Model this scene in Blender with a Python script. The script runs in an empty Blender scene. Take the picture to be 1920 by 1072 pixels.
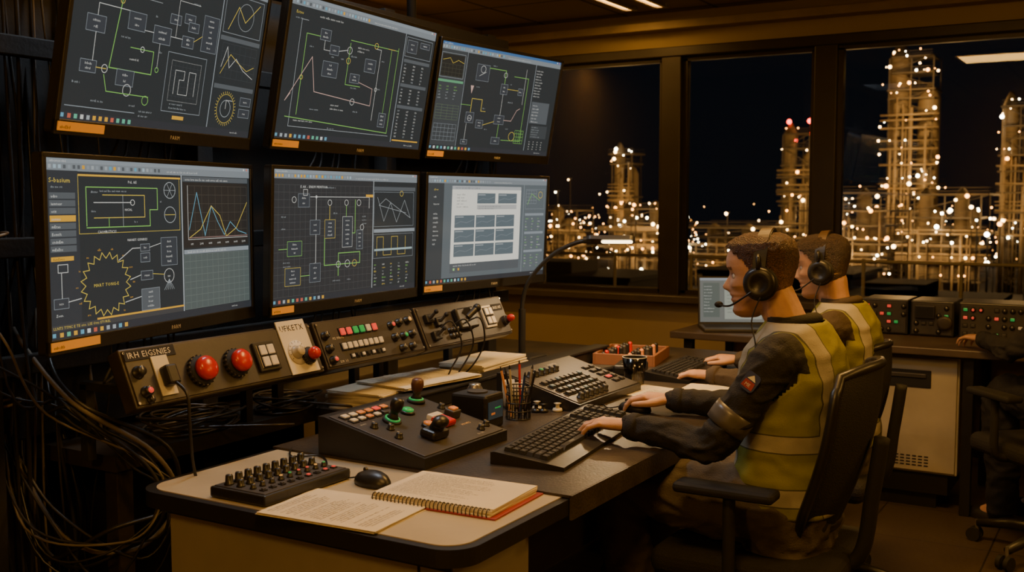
import bpy,bmesh,math,random
from mathutils import Vector,Matrix,noise
import numpy as np
random.seed(7)
scene=bpy.context.scene
COL=scene.collection
R=math.radians
def V(*a): return Vector(a)
# ------------------------------------------------------------------ materials
MATS={}
def mat(name,col,rough=.5,metal=0,var=.12,scale=9,bump=0,bscale=80,emit=0,ecol=None,attr=False,trans=0):
    if name in MATS: return MATS[name]
    m=bpy.data.materials.new(name);m.use_nodes=True
    nt=m.node_tree;n=nt.nodes;l=nt.links
    p=n['Principled BSDF'];p.inputs['Roughness'].default_value=rough;p.inputs['Metallic'].default_value=metal
    tc=n.new('ShaderNodeTexCoord');nz=n.new('ShaderNodeTexNoise');nz.inputs['Scale'].default_value=scale;nz.inputs['Detail'].default_value=4
    l.new(tc.outputs['Object'],nz.inputs['Vector'])
    cr=n.new('ShaderNodeValToRGB');cr.color_ramp.elements[0].position=.3;cr.color_ramp.elements[1].position=.7
    cr.color_ramp.elements[0].color=[max(0,c*(1-var)) for c in col]+[1]
    cr.color_ramp.elements[1].color=[min(1,c*(1+var)) for c in col]+[1]
    l.new(nz.outputs['Fac'],cr.inputs['Fac'])
    src=cr.outputs['Color']
    if attr:
        at=n.new('ShaderNodeAttribute');at.attribute_name='Col'
        mx=n.new('ShaderNodeMixRGB');mx.blend_type='MULTIPLY';mx.inputs['Fac'].default_value=1
        l.new(src,mx.inputs['Color1']);l.new(at.outputs['Color'],mx.inputs['Color2']);src=mx.outputs['Color']
    l.new(src,p.inputs['Base Color'])
    if bump:
        n2=n.new('ShaderNodeTexNoise');n2.inputs['Scale'].default_value=bscale;l.new(tc.outputs['Object'],n2.inputs['Vector'])
        bp=n.new('ShaderNodeBump');bp.inputs['Strength'].default_value=bump;bp.inputs['Distance'].default_value=.01
        l.new(n2.outputs['Fac'],bp.inputs['Height']);l.new(bp.outputs['Normal'],p.inputs['Normal'])
    if emit:
        p.inputs['Emission Color'].default_value=list(ecol or col)+[1];p.inputs['Emission Strength'].default_value=emit
    if trans: p.inputs['Transmission Weight'].default_value=trans
    MATS[name]=m;return m
def tex_mat(name,build):
    m=bpy.data.materials.new(name);m.use_nodes=True;build(m.node_tree,m.node_tree.nodes,m.node_tree.links,m.node_tree.nodes['Principled BSDF']);MATS[name]=m;return m
black=mat('black_plastic',(.015,.0138,.012),.38,bump=.05)
blackm=mat('black_matte',(.011,.010,.009),.75,bump=.1)
gun=mat('painted_steel_dark',(.048,.038,.027),.42,.3,var=.3,bump=.06)
dgrey=mat('dark_grey_plastic',(.042,.036,.028),.45,var=.2,bump=.04)
steel=mat('steel',(.45,.43,.4),.3,.9)
cream=mat('cream_laminate',(.42,.365,.26),.34,var=.14,scale=5,bump=.02)
beige=mat('beige_panel',(.40,.355,.26),.5,var=.10,scale=4,bump=.03)
white=mat('white_plastic',(.6,.55,.43),.4,var=.04)
paper=mat('paper',(.64,.57,.42),.8,var=.05,scale=4)
ink=mat('ink',(.02,.017,.014),.8)
red=mat('red_plastic',(.5,.018,.012),.25,var=.08)
redl=mat('red_lit',(.6,.05,.04),.3,emit=.45,ecol=(1,.1,.06))
greenl=mat('green_lit',(.03,.3,.08),.3,emit=.16,ecol=(.06,1,.22))
amberl=mat('amber_lit',(.6,.3,.06),.3,emit=.5,ecol=(1,.5,.1))
creamb=mat('cream_button',(.55,.47,.32),.35,emit=.08,ecol=(1,.8,.5))
orangeb=mat('orange_button',(.6,.22,.07),.35,emit=.1,ecol=(1,.4,.1))
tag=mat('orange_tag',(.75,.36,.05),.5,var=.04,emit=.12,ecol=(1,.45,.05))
mattop=mat('desk_mat_rubber',(.046,.035,.024),.38,var=.4,scale=10,bump=.15,bscale=150)
wood=mat('tray_wood',(.22,.09,.04),.5)
cabg=mat('cable_grey',(.14,.115,.08),.6)
leather=mat('tan_leather',(.06,.032,.014),.5)
# ------------------------------------------------------------------ glyphs
GL={}
def glyph(ch):
    if ch in GL: return GL[ch]
    cu=bpy.data.curves.new('g','FONT');cu.body=ch;cu.size=1;cu.resolution_u=1
    o=bpy.data.objects.new('g',cu);COL.objects.link(o)
    dg=bpy.context.evaluated_depsgraph_get();me=bpy.data.meshes.new_from_object(o.evaluated_get(dg))
    me.calc_loop_triangles()
    vs=np.array([(v.co.x,v.co.y) for v in me.vertices]).reshape(-1,2);ts=[tuple(t.vertices) for t in me.loop_triangles]
    adv=(vs[:,0].max()+.08) if len(vs) else .35
    bpy.data.objects.remove(o);bpy.data.curves.remove(cu);bpy.data.meshes.remove(me)
    GL[ch]=(vs,ts,adv);return GL[ch]
for ch_ in 'abcdefghijklmnopqrstuvwxyzABCDEFGHIKLMNPRSTUX&-.0123456789': glyph(ch_)
def layout(s):
    x=0;vs=[];ts=[];o=0
    for ch in s:
        if ch==' ': x+=.35;continue
        g=glyph(ch);vs.append(g[0]+np.array([x,0]));ts+=[(a+o,b_+o,c+o) for a,b_,c in g[1]];o+=len(g[0]);x+=g[2]
    return (np.concatenate(vs) if vs else np.zeros((0,2))),ts,x
# ------------------------------------------------------------------ mesh builder
class B:
    def __init__(s): s.v=[];s.n=0;s.f=[];s.m=[];s.s=[];s.mats=[];s.names=[]
    def mi(s,m):
        if m.name not in s.names: s.names.append(m.name);s.mats.append(m)
        return s.names.index(m.name)
    def add(s,vs,fs,m,sm=False,T=None):
        o=s.n;k=s.mi(m);A=np.array([tuple(v) for v in vs] if not isinstance(vs,np.ndarray) else vs,dtype=float).reshape(-1,3)
        if T is not None:
            M=np.array(T);A=A@M[:3,:3].T+M[:3,3]
        s.v.append(A);s.n+=len(A)
        s.f+=[[i+o for i in f] for f in fs];s.m+=[k]*len(fs);s.s+=[sm]*len(fs)
        return s
    def box(s,c,size,m,bev=0,T=None,seg=2):
        T0=Matrix.Translation(c)
        if T is not None: T0=T@T0
        x,y,z=[a/2 for a in size]
        if bev<=0:
            vs=[(i*x,j*y,k*z) for i in(-1,1) for j in(-1,1) for k in(-1,1)]
            return s.add(vs,[(0,1,3,2),(4,6,7,5),(0,4,5,1),(2,3,7,6),(0,2,6,4),(1,5,7,3)],m,False,T0)
        bm=bmesh.new();bmesh.ops.create_cube(bm,size=1)
        for v in bm.verts: v.co=Vector((v.co.x*size[0],v.co.y*size[1],v.co.z*size[2]))
        bmesh.ops.bevel(bm,geom=bm.edges[:],offset=min(bev,min(size)*.49),segments=seg,affect='EDGES',profile=.5)
        bm.verts.index_update();vs=[v.co.copy() for v in bm.verts];fs=[[v.index for v in f.verts] for f in bm.faces];bm.free()
        return s.add(vs,fs,m,False,T0)
    def ringtube(s,rings,m,caps=True,sm=True,closed=False,T=None):
        n=len(rings[0]);vs=[p for r in rings for p in r];fs=[];k=len(rings)
        for i in range(k if closed else k-1):
            a=i*n;b=((i+1)%k)*n
            for j in range(n): fs.append((a+j,a+(j+1)%n,b+(j+1)%n,b+j))
        if caps and not closed: fs.append(tuple(range(n))[::-1]);fs.append(tuple(range((k-1)*n,k*n)))
        return s.add(vs,fs,m,sm,T)
    def tube(s,pts,r,m,n=8,closed=False,T=None,flat=1):
        pts=[Vector(p) for p in pts];k=len(pts);rs=r if isinstance(r,(list,tuple)) else [r]*k
        rings=[];prev=None
        for i,p in enumerate(pts):
            a=pts[i-1] if (i>0 or closed) else p;b=pts[(i+1)%k] if (i<k-1 or closed) else p
            t=(b-a)
            t=t.normalized() if t.length>1e-9 else Vector((0,0,1))
            if prev is None: u=t.orthogonal().normalized()
            else:
                u=prev-t*prev.dot(t)
                u=u.normalized() if u.length>1e-6 else t.orthogonal().normalized()
            prev=u;w=t.cross(u)
            rings.append([p+(u*math.cos(q)+w*math.sin(q)*flat)*rs[i] for q in [2*math.pi*j/n for j in range(n)]])
        return s.ringtube(rings,m,True,True,closed,T)
    def cyl(s,p0,p1,r,m,r1=None,n=20,T=None):
        r1=r if r1 is None else r1
        p0=Vector(p0);p1=Vector(p1);t=(p1-p0).normalized();u=t.orthogonal().normalized();w=t.cross(u)
        ring=lambda p,rr:[p+(u*math.cos(q)+w*math.sin(q))*rr for q in [2*math.pi*j/n for j in range(n)]]
        vs=ring(p0,r)+ring(p1,r1);fs=[(j,(j+1)%n,n+(j+1)%n,n+j) for j in range(n)]
        s.add(vs,fs,m,True,T);s.add(ring(p0,r),[tuple(range(n))[::-1]],m,False,T);s.add(ring(p1,r1),[tuple(range(n))],m,False,T)
        return s
    def sph(s,c,r,m,n=12,sc=(1,1,1),T=None):
        rings=[];c=Vector(c);h=max(4,n//2)
        for i in range(h+1):
            a=-math.pi/2+math.pi*i/h;rr=max(math.cos(a),.02)*r
            rings.append([c+Vector((rr*math.cos(q)*sc[0],rr*math.sin(q)*sc[1],r*math.sin(a)*sc[2])) for q in [2*math.pi*j/n for j in range(n)]])
        return s.ringtube(rings,m,True,True,False,T)
    def lathe(s,prof,m,c=(0,0,0),n=28,T=None,caps=True):
        c=Vector(c);rings=[[c+Vector((r*math.cos(q),r*math.sin(q),z)) for q in [2*math.pi*j/n for j in range(n)]] for r,z in prof]
        return s.ringtube(rings,m,caps,True,False,T)
    def prism(s,poly,z0,z1,m,T=None):
        n=len(poly);vs=[(a,b,z0) for a,b in poly]+[(a,b,z1) for a,b in poly]
        fs=[(j,(j+1)%n,n+(j+1)%n,n+j) for j in range(n)]+[tuple(range(n))[::-1],tuple(range(n,2*n))]
        return s.add(vs,fs,m,False,T)
    def text(s,txt,x,y,size,m,z=0,T=None,center=False):
        vs,ts,w=layout(txt);ox=x-(w*size/2 if center else 0)
        if not len(vs): return s
        A=np.empty((len(vs),3));A[:,0]=ox+vs[:,0]*size;A[:,1]=y+vs[:,1]*size;A[:,2]=z
        return s.add(A,ts,m,False,T)
    def mesh(s,name):
        me=bpy.data.meshes.new(name);me.from_pydata(np.concatenate(s.v).tolist(),[],s.f)
        for m in s.mats: me.materials.append(m)
        me.polygons.foreach_set('material_index',s.m);me.polygons.foreach_set('use_smooth',s.s)
        me.update();return me
    def obj(s,name,parent=None,T=None,**k): return place(s.mesh(name),name,parent,T,**k)
def place(me,name,parent=None,T=None,label=None,cat=None,group=None,kind=None):
    o=bpy.data.objects.new(name,me);COL.objects.link(o)
    if parent is not None: o.parent=parent
    if T is not None: o.matrix_basis=T if isinstance(T,Matrix) else Matrix.Translation(T)
    for k,v in (('label',label),('category',cat),('group',group),('kind',kind)):
        if v: o[k]=v
    return o
def thing(name,T,label,cat,group=None,parent=None):
    return place(None,name,parent,T,label,cat,group)
def Tr(*a): return Matrix.Translation(a)
def Rz(d): return Matrix.Rotation(R(d),4,'Z')
def Rx(d): return Matrix.Rotation(R(d),4,'X')
def Ry(d): return Matrix.Rotation(R(d),4,'Y')
def frame(o,x,y,z):
    return Matrix(((x[0],y[0],z[0],o[0]),(x[1],y[1],z[1],o[1]),(x[2],y[2],z[2],o[2]),(0,0,0,1)))
def rrect(x0,y0,x1,y1,r,n=6):
    p=[]
    for cx,cy,a0 in ((x1-r,y1-r,0),(x0+r,y1-r,90),(x0+r,y0+r,180),(x1-r,y0+r,270)):
        for i in range(n+1):
            a=R(a0+90*i/n);p.append((cx+r*math.cos(a),cy+r*math.sin(a)))
    return p
def bez(pts,n=10):
    P=[Vector(p) for p in pts];out=[]
    for i in range(len(P)-1):
        a=P[max(i-1,0)];b=P[i];c=P[i+1];d=P[min(i+2,len(P)-1)]
        for j in range(n):
            t=j/n;out.append(.5*((2*b)+(c-a)*t+(2*a-5*b+4*c-d)*t*t+(3*b-a-3*c+d)*t*t*t))
    out.append(P[-1]);return out
# ------------------------------------------------------------------ camera
cam=bpy.data.cameras.new('camera');cam.lens=37.5;cam.sensor_width=36;cam.clip_end=500
cam.dof.use_dof=True;cam.dof.focus_distance=3.0;cam.dof.aperture_fstop=5.6
co=bpy.data.objects.new('camera',cam);COL.objects.link(co);co.location=(0,0,1.4);co.rotation_euler=(R(90-4.46),0,R(30.8));scene.camera=co
# ------------------------------------------------------------------ room
def wallmat(nt,n,l,p):
    tc=n.new('ShaderNodeTexCoord');nz=n.new('ShaderNodeTexNoise');nz.inputs['Scale'].default_value=1.7;nz.inputs['Detail'].default_value=6
    l.new(tc.outputs['Object'],nz.inputs['Vector']);cr=n.new('ShaderNodeValToRGB')
    cr.color_ramp.elements[0].color=(.26,.19,.095,1);cr.color_ramp.elements[1].color=(.36,.265,.13,1)
    l.new(nz.outputs['Fac'],cr.inputs['Fac']);l.new(cr.outputs['Color'],p.inputs['Base Color']);p.inputs['Roughness'].default_value=.7
    n2=n.new('ShaderNodeTexNoise');n2.inputs['Scale'].default_value=120;l.new(tc.outputs['Object'],n2.inputs['Vector'])
    bp=n.new('ShaderNodeBump');bp.inputs['Strength'].default_value=.1;bp.inputs['Distance'].default_value=.005;l.new(n2.outputs['Fac'],bp.inputs['Height']);l.new(bp.outputs['Normal'],p.inputs['Normal'])
wallm=tex_mat('wall_paint',wallmat)
darkwall=mat('dark_wall_panel',(.034,.025,.016),.7,var=.2,scale=2,bump=.08)
def ceilm(nt,n,l,p):
    tc=n.new('ShaderNodeTexCoord');br=n.new('ShaderNodeTexBrick');br.offset=0;br.inputs['Scale'].default_value=1
    br.inputs['Brick Width'].default_value=.6;br.inputs['Row Height'].default_value=.6;br.inputs['Mortar Size'].default_value=.012
    br.inputs['Color1'].default_value=(.24,.18,.10,1);br.inputs['Color2'].default_value=(.22,.16,.09,1);br.inputs['Mortar'].default_value=(.06,.045,.03,1)
    l.new(tc.outputs['Object'],br.inputs['Vector']);l.new(br.outputs['Color'],p.inputs['Base Color']);p.inputs['Roughness'].default_value=.85
ceilmat=tex_mat('ceiling_tiles',ceilm)
def floorm(nt,n,l,p):
    tc=n.new('ShaderNodeTexCoord');br=n.new('ShaderNodeTexBrick');br.offset=0
    br.inputs['Scale'].default_value=1;br.inputs['Brick Width'].default_value=.5;br.inputs['Row Height'].default_value=.5;br.inputs['Mortar Size'].default_value=.004
    br.inputs['Color1'].default_value=(.060,.041,.026,1);br.inputs['Color2'].default_value=(.068,.048,.030,1);br.inputs['Mortar'].default_value=(.02,.015,.01,1)
    l.new(tc.outputs['Object'],br.inputs['Vector']);l.new(br.outputs['Color'],p.inputs['Base Color']);p.inputs['Roughness'].default_value=.5
    vo=n.new('ShaderNodeTexVoronoi');vo.inputs['Scale'].default_value=45;l.new(tc.outputs['Object'],vo.inputs['Vector'])
    bp=n.new('ShaderNodeBump');bp.inputs['Strength'].default_value=.25;bp.inputs['Distance'].default_value=.004;l.new(vo.outputs['Distance'],bp.inputs['Height']);l.new(bp.outputs['Normal'],p.inputs['Normal'])
floormat=tex_mat('floor_tiles',floorm)
YW=6.3;CZ=2.58
def struct(name,c,size,m,bev=0): return B().box((0,0,0),size,m,bev).obj(name,T=c,kind='structure')
struct('floor',(-.5,2.6,-.05),(7.4,7.8,.1),floormat)
struct('ceiling',(-.5,2.6,CZ+.05),(7.4,7.8,.1),ceilmat)
struct('wall_left',(-2.75,.9,CZ/2),(.1,4.2,CZ),darkwall)
struct('wall_recess',(-4.05,4.65,CZ/2),(.1,3.4,CZ),wallm)
struct('wall_return',(-3.4,2.95,CZ/2),(1.2,.1,CZ),darkwall)
struct('wall_right',(2.95,2.6,CZ/2),(.1,7.4,CZ),wallm)
struct('wall_rear',(.1,-1.2,CZ/2),(5.6,.1,CZ),wallm)
b=B();b.box((-.55,YW+.08,.39),(7,.16,.78),wallm);b.box((-.55,YW+.08,(2.36+CZ)/2),(7,.16,CZ-2.36),wallm)
b.obj('wall_window',kind='structure')
framem=mat('window_frame_bronze',(.030,.022,.014),.4,.3)
xs=[-4.0,-2.58,-1.63,1.2,2.9]
for k,x in enumerate(xs[1:4]): struct('trim_%d'%(k+1),(x,YW+.03,1.57),(.13,.16,1.58),framem,.006)
struct('trim_4',(-.55,YW+.01,2.33),(6.9,.14,.06),framem,.006)
struct('trim_5',(-.55,YW-.01,.80),(6.9,.20,.045),mat('sill_dark',(.06,.045,.03),.4),.006)
struct('trim_6',(-.55,YW-.06,2.485),(6.9,.12,.05),mat('valance',(.24,.17,.09),.6),.005)
struct('baseboard_window',(-.55,YW-.01,.05),(6.9,.02,.1),framem)
def mkglass(tint,ior,rough=0):
    def glassm(nt,n,l,p):
        n.remove(p);o=[x for x in n if x.type=='OUTPUT_MATERIAL'][0]
        tr=n.new('ShaderNodeBsdfTransparent');tr.inputs['Color'].default_value=tint;g=n.new('ShaderNodeBsdfGlossy');g.inputs['Roughness'].default_value=rough
        g.inputs['Color'].default_value=(.85,.85,.85,1)
        fr=n.new('ShaderNodeFresnel');fr.inputs['IOR'].default_value=ior;mx=n.new('ShaderNodeMixShader')
        l.new(fr.outputs[0],mx.inputs[0]);l.new(tr.outputs[0],mx.inputs[1]);l.new(g.outputs[0],mx.inputs[2]);l.new(mx.outputs[0],o.inputs['Surface'])
    return glassm
glass=tex_mat('window_glass',mkglass((.92,.95,.97,1),1.35))
cupglass=tex_mat('clear_plastic',mkglass((.96,.94,.88,1),1.7,.12))
for k in range(4):
    x0,x1=xs[k]+.05,xs[k+1]-.05
    bb=B();bb.box(((x0+x1)/2,YW+.02,1.565),(x1-x0+.01,.008,1.5),glass)
    bb.box(((x0+x1)/2,YW+.02,.835),(x1-x0,.05,.03),framem);bb.box(((x0+x1)/2,YW+.02,2.29),(x1-x0,.05,.03),framem)
    bb.box((x0+.027,YW+.02,1.56),(.03,.05,1.45),framem);bb.box((x1-.027,YW+.02,1.56),(.03,.05,1.45),framem)
    bb.obj('window_%d'%(k+1),kind='structure')
# ------------------------------------------------------------------ room lights
AMB=(1,.53,.13)
def area(loc,sx,sy,e,col=AMB):
    L=bpy.data.lights.new('lamp_light','AREA');L.shape='RECTANGLE';L.size=sx;L.size_y=sy;L.energy=e;L.color=col
    o=bpy.data.objects.new('lamp_light',L);COL.objects.link(o);o.location=loc;return o
lampw=mat('lamp_diffuser',(.9,.7,.4),.5,emit=6,ecol=(1,.46,.10))
fillc=mat('fill_diffuser_cool',(.8,.85,.9),.5,emit=4,ecol=(.75,.88,1))
def ceil_lamp(x,y,sx,sy,e,col=AMB,dm=lampw,deep=.024):
    t=thing('ceiling_lamp',Tr(x,y,CZ),'recessed glowing ceiling light panel in metal trim','ceiling light','ceiling lights')
    for dx,dy,w,h in ((0,sy/2,sx+.04,.02),(0,-sy/2,sx+.04,.02),(sx/2,0,.02,sy),(-sx/2,0,.02,sy)): bb=B();bb.box((dx,dy,-deep/2),(w,h,deep),steel if deep<.05 else blackm);bb.obj('trim_strip',t)
    B().box((0,0,-.008),(sx-.02,sy-.02,.012),dm).obj('diffuser',t)
    if e:
        L=area((0,0,-.03),sx*.93,sy*.93,e,col);L.parent=t
ceil_lamp(-.98,3.25,.80,.50,36)
ceil_lamp(-.52,1.1,.6,.3,22)
ceil_lamp(-2.1,2.45,.3,.6,14,(.78,.88,1),fillc,.13)  # added cool fill above frame for faces and desk; deep baffle hides its reflection
ceil_lamp(-2.75,5.75,.06,.5,4)
ceil_lamp(-2.55,5.75,.06,.5,0)
ceil_lamp(1.3,4.4,.6,.3,24)
ceil_lamp(-3.6,4.75,.6,.08,18)
def pendant(x,y,z,e):  # added out-of-view fill globe that brightens ceiling, desk and backs
    t=thing('added_fill_lamp',Tr(x,y,z),'added unseen amber fill lamp, globe on a thin rod','ceiling light','added fill lamps')
    b=B();b.cyl((0,0,.12),(0,0,CZ-z),.008,black);b.lathe([(.05,.10),(.05,.13),(.01,.135)],black);b.obj('rod',t)
    b=B();b.sph((0,0,0),.11,lampw,24);b.obj('globe',t)
    L=bpy.data.lights.new('lamp_light','POINT');L.energy=e;L.color=AMB;L.shadow_soft_size=.115
    o=bpy.data.objects.new('lamp_light',L);COL.objects.link(o);o.parent=t
    o.location=(0,0,-.24)
pendant(.75,2.9,2.05,20)
pendant(-.9,-.3,2.1,30)
# ------------------------------------------------------------------ screens
def scrm(nt,n,l,p):
    at=n.new('ShaderNodeAttribute');at.attribute_name='Col'
    p.inputs['Base Color'].default_value=(.01,.01,.01,1);p.inputs['Roughness'].default_value=.25
    l.new(at.outputs['Color'],p.inputs['Emission Color']);p.inputs['Emission Strength'].default_value=1.15
SCR=tex_mat('screen_display',scrm)
def rw(a=3,b=7): return ''.join(random.choice('abcdeimnorstuvlE') for _ in range(random.randint(a,b)))
class Cv:
    def __init__(s,w,h): s.w=w;s.h=h;s.v=[];s.f=[];s.c=[];s.l=0
    def P(s,x,y,l): return (x/160*s.w,(90-y)/90*s.h,l*.00005)
    def poly(s,pts,col,l=None):
        if l is None: s.l+=.02;l=s.l
        o=len(s.v);s.v+=[s.P(x,y,l) for x,y in pts];s.f.append(list(range(o,o+len(pts))));s.c.append(col)
    def rect(s,x,y,w,h,col): s.poly([(x,y+h),(x+w,y+h),(x+w,y),(x,y)],col)
    def line(s,pts,col,t=.45):
        t*=.78
        for (x0,y0),(x1,y1) in zip(pts[:-1],pts[1:]):
            dx,dy=x1-x0,y1-y0;L=math.hypot(dx,dy) or 1;nx,ny=-dy/L*t/2,dx/L*t/2;ex,ey=dx/L*t/2,dy/L*t/2
            s.poly([(x0-ex+nx,y0-ey+ny),(x1+ex+nx,y1+ey+ny),(x1+ex-nx,y1+ey-ny),(x0-ex-nx,y0-ey-ny)],col)
    def frame(s,x,y,w,h,col,t=.4): s.line([(x,y),(x+w,y),(x+w,y+h),(x,y+h),(x,y)],col,t)
    def circ(s,x,y,r,col,t=.4,n=18): s.line([(x+r*math.cos(2*math.pi*i/n),y+r*math.sin(2*math.pi*i/n)) for i in range(n+1)],col,t)
    def disc(s,x,y,r,col,n=14): s.poly([(x+r*math.cos(-2*math.pi*i/n),y+r*math.sin(-2*math.pi*i/n)) for i in range(n)],col)
    def text(s,x,y,size,txt,col,center=False):
        vs,ts,w=layout(txt);s.l+=.02;o=len(s.v);ox=x-(w*size/2 if center else 0)
        s.v+=[s.P(ox+a*size,y-b*size,s.l) for a,b in vs];s.f+=[[i+o for i in t] for t in ts];s.c+=[col]*len(ts)
    def grid(s,x,y,w,h,nx,ny,col,t=.2):
        for i in range(nx+1): s.line([(x+w*i/nx,y),(x+w*i/nx,y+h)],col,t)
        for i in range(ny+1): s.line([(x,y+h*i/ny),(x+w,y+h*i/ny)],col,t)
    def node(s,x,y,w,h,n=2,col=None,fill=None):
        s.rect(x,y,w,h,fill or (.035,.042,.05));s.frame(x,y,w,h,col or G3,.3)
        for i in range(n): s.text(x+w/2,y+h*(i+1)/(n+.6),min(1.8,h/(n+.8)),rw(3,max(3,int(w/2.0))),WH,True)
    def lines(s,x,y,w,rows,lh,col=None,sz=1.5):
        for i in range(rows):
            q='';
            while len(q)<w/ (sz*.62): q+=rw(2,5)+' '
            s.text(x,y+(i+1)*lh,sz,q[:max(2,int(random.uniform(.45,1)*w/(sz*.62)))],col or G4)
    def notes(s,pts):
        for x,y,w in pts: s.lines(x,y,w,1,0,G4,1.6)
    def obj(s,parent,T):
        me=bpy.data.meshes.new('screen');me.from_pydata(s.v,[],s.f);me.materials.append(SCR)
        ca=me.color_attributes.new('Col','FLOAT_COLOR','CORNER');arr=[]
        for f,c in zip(s.f,s.c): arr+= (list(c)+[1])*len(f)
        ca.data.foreach_set('color',arr);return place(me,'screen',parent,T)
BG=(.023,.029,.032);G1=(.042,.050,.054);G2=(.08,.092,.10);G3=(.22,.25,.27);G4=(.30,.33,.34);WH=(.56,.56,.52)
GR=(.20,.48,.09);YE=(.58,.43,.06);OR=(.62,.32,.03);BL=(.11,.31,.42);PK=(.50,.32,.27);BAR=(.18,.205,.22)
def chrome(c,title=(.22,.25,.27),bar=BAR,tb=True):
    c.rect(0,0,160,90,BG);c.rect(0,0,160,2.2,title);c.text(3,1.8,1.7,rw()+' '+rw(),WH)
    c.rect(0,2.2,160,4.0,bar)
    for i in range(26): 
        c.rect(2+i*3.0,3.1,1.7,1.9,random.choice([G3,G4,BL,OR,G2,(.3,.4,.45)]))
    c.lines(84,3.3,70,1,1.7,WH,1.5)
    c.rect(154,.5,1.2,1.2,WH);c.rect(157,.5,1.2,1.2,(.6,.15,.1))
    if tb:
        c.rect(0,86,160,4,(.028,.032,.038));c.rect(1.5,87,2,2,BL)
        for i in range(11): c.rect(6+i*4.3,87,2.2,2.2,random.choice([BL,OR,G4,WH,(.5,.1,.06),(.1,.4,.25)]))
        c.lines(140,86.2,17,1,2,WH,1.4)
def sc1(c):
    chrome(c);c.line([(8,9),(100,13)],YE,.5);c.line([(8,24),(64,24)],G4,.3)
    c.line([(34,8),(34,28),(30,62),(62,62)],GR,.6);c.line([(62,62),(62,50),(44,50)],GR,.5);c.circ(76,12,2,YE)
    c.line([(18,38),(18,32),(40,32)],WH,.4);c.node(11,38,13,8);c.node(40,32,13,9);c.node(60,36,14,9);c.node(84,38,10,6)
    for x,y in ((72,28),(84,26),(88,30)): c.node(x,y,9,5,1)
    c.node(101,24,14,20,6);c.line([(53,40),(60,40)],WH,.4);c.line([(74,40),(84,40)],WH,.4);c.line([(94,40),(101,36)],YE,.4)
    c.node(10,60,11,6);c.line([(21,63),(28,63)],YE,.5);c.circ(27,63,2,WH);c.node(36,62,13,8);c.circ(45,72,3,WH);c.circ(60,76,2.4,GR);c.line([(27,66),(30,74),(62,74)],GR,.5)
    c.line([(18,46),(18,60)],WH,.4);c.frame(74,48,34,32,G3);c.frame(78,52,26,22,WH,.3)
    c.line([(82,70),(82,57),(90,57),(90,62),(86,62),(86,70),(94,70),(94,57),(100,57),(100,70)],WH,.35);c.grid(78,52,26,22,8,8,G1,.2)
    c.lines(80,74,24,2,2.2);c.lines(6,14,22,2,2.6,WH,1.7);c.lines(40,15,24,2,2.6,WH,1.7);c.lines(44,54,16,1,2.4,WH,1.7)
    c.notes([(36,46,12),(6,72,14),(20,80,16),(48,80,10),(66,50,7),(60,32,8),(24,29,8),(90,20,10)]);c.circ(53,50,1.4,WH);c.circ(34,28,1.4,YE);c.line([(78,40),(78,20),(96,20)],WH,.3);c.line([(66,45),(66,58)],WH,.3);c.circ(66,59,1.3,GR)
    c.rect(116,6,.7,80,G3);c.frame(119,8,38,22,G3);c.circ(140,19,8,G4,.3);c.line([(124,28),(132,14),(140,22),(153,10)],YE,.5)
    c.rect(118,32,40,2.6,G2);c.grid(121,36,35,20,6,4,G1,.25);c.line([(122,50),(126,38),(130,50),(136,44),(144,50),(155,54)],WH,.4);c.line([(122,54),(130,42),(138,46),(148,50),(155,47)],YE,.4)
    c.rect(118,60,40,2.6,G2);c.circ(132,74,8.5,YE,.3,24);c.circ(132,74,5,G4,.4)
    for i in range(32):
        a=i*math.pi/16;c.line([(132+9*math.cos(a),74+9*math.sin(a)),(132+10.2*math.cos(a),74+10.2*math.sin(a))],YE,.35)
    c.line([(132,74),(132,69),(138,69)],WH,.4);c.node(146,66,11,5,1);c.node(146,73,11,5,1);c.rect(84,82,10,2,OR);c.rect(3,83,50,.4,G3);c.lines(56,80,20,2,2.4)
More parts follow.
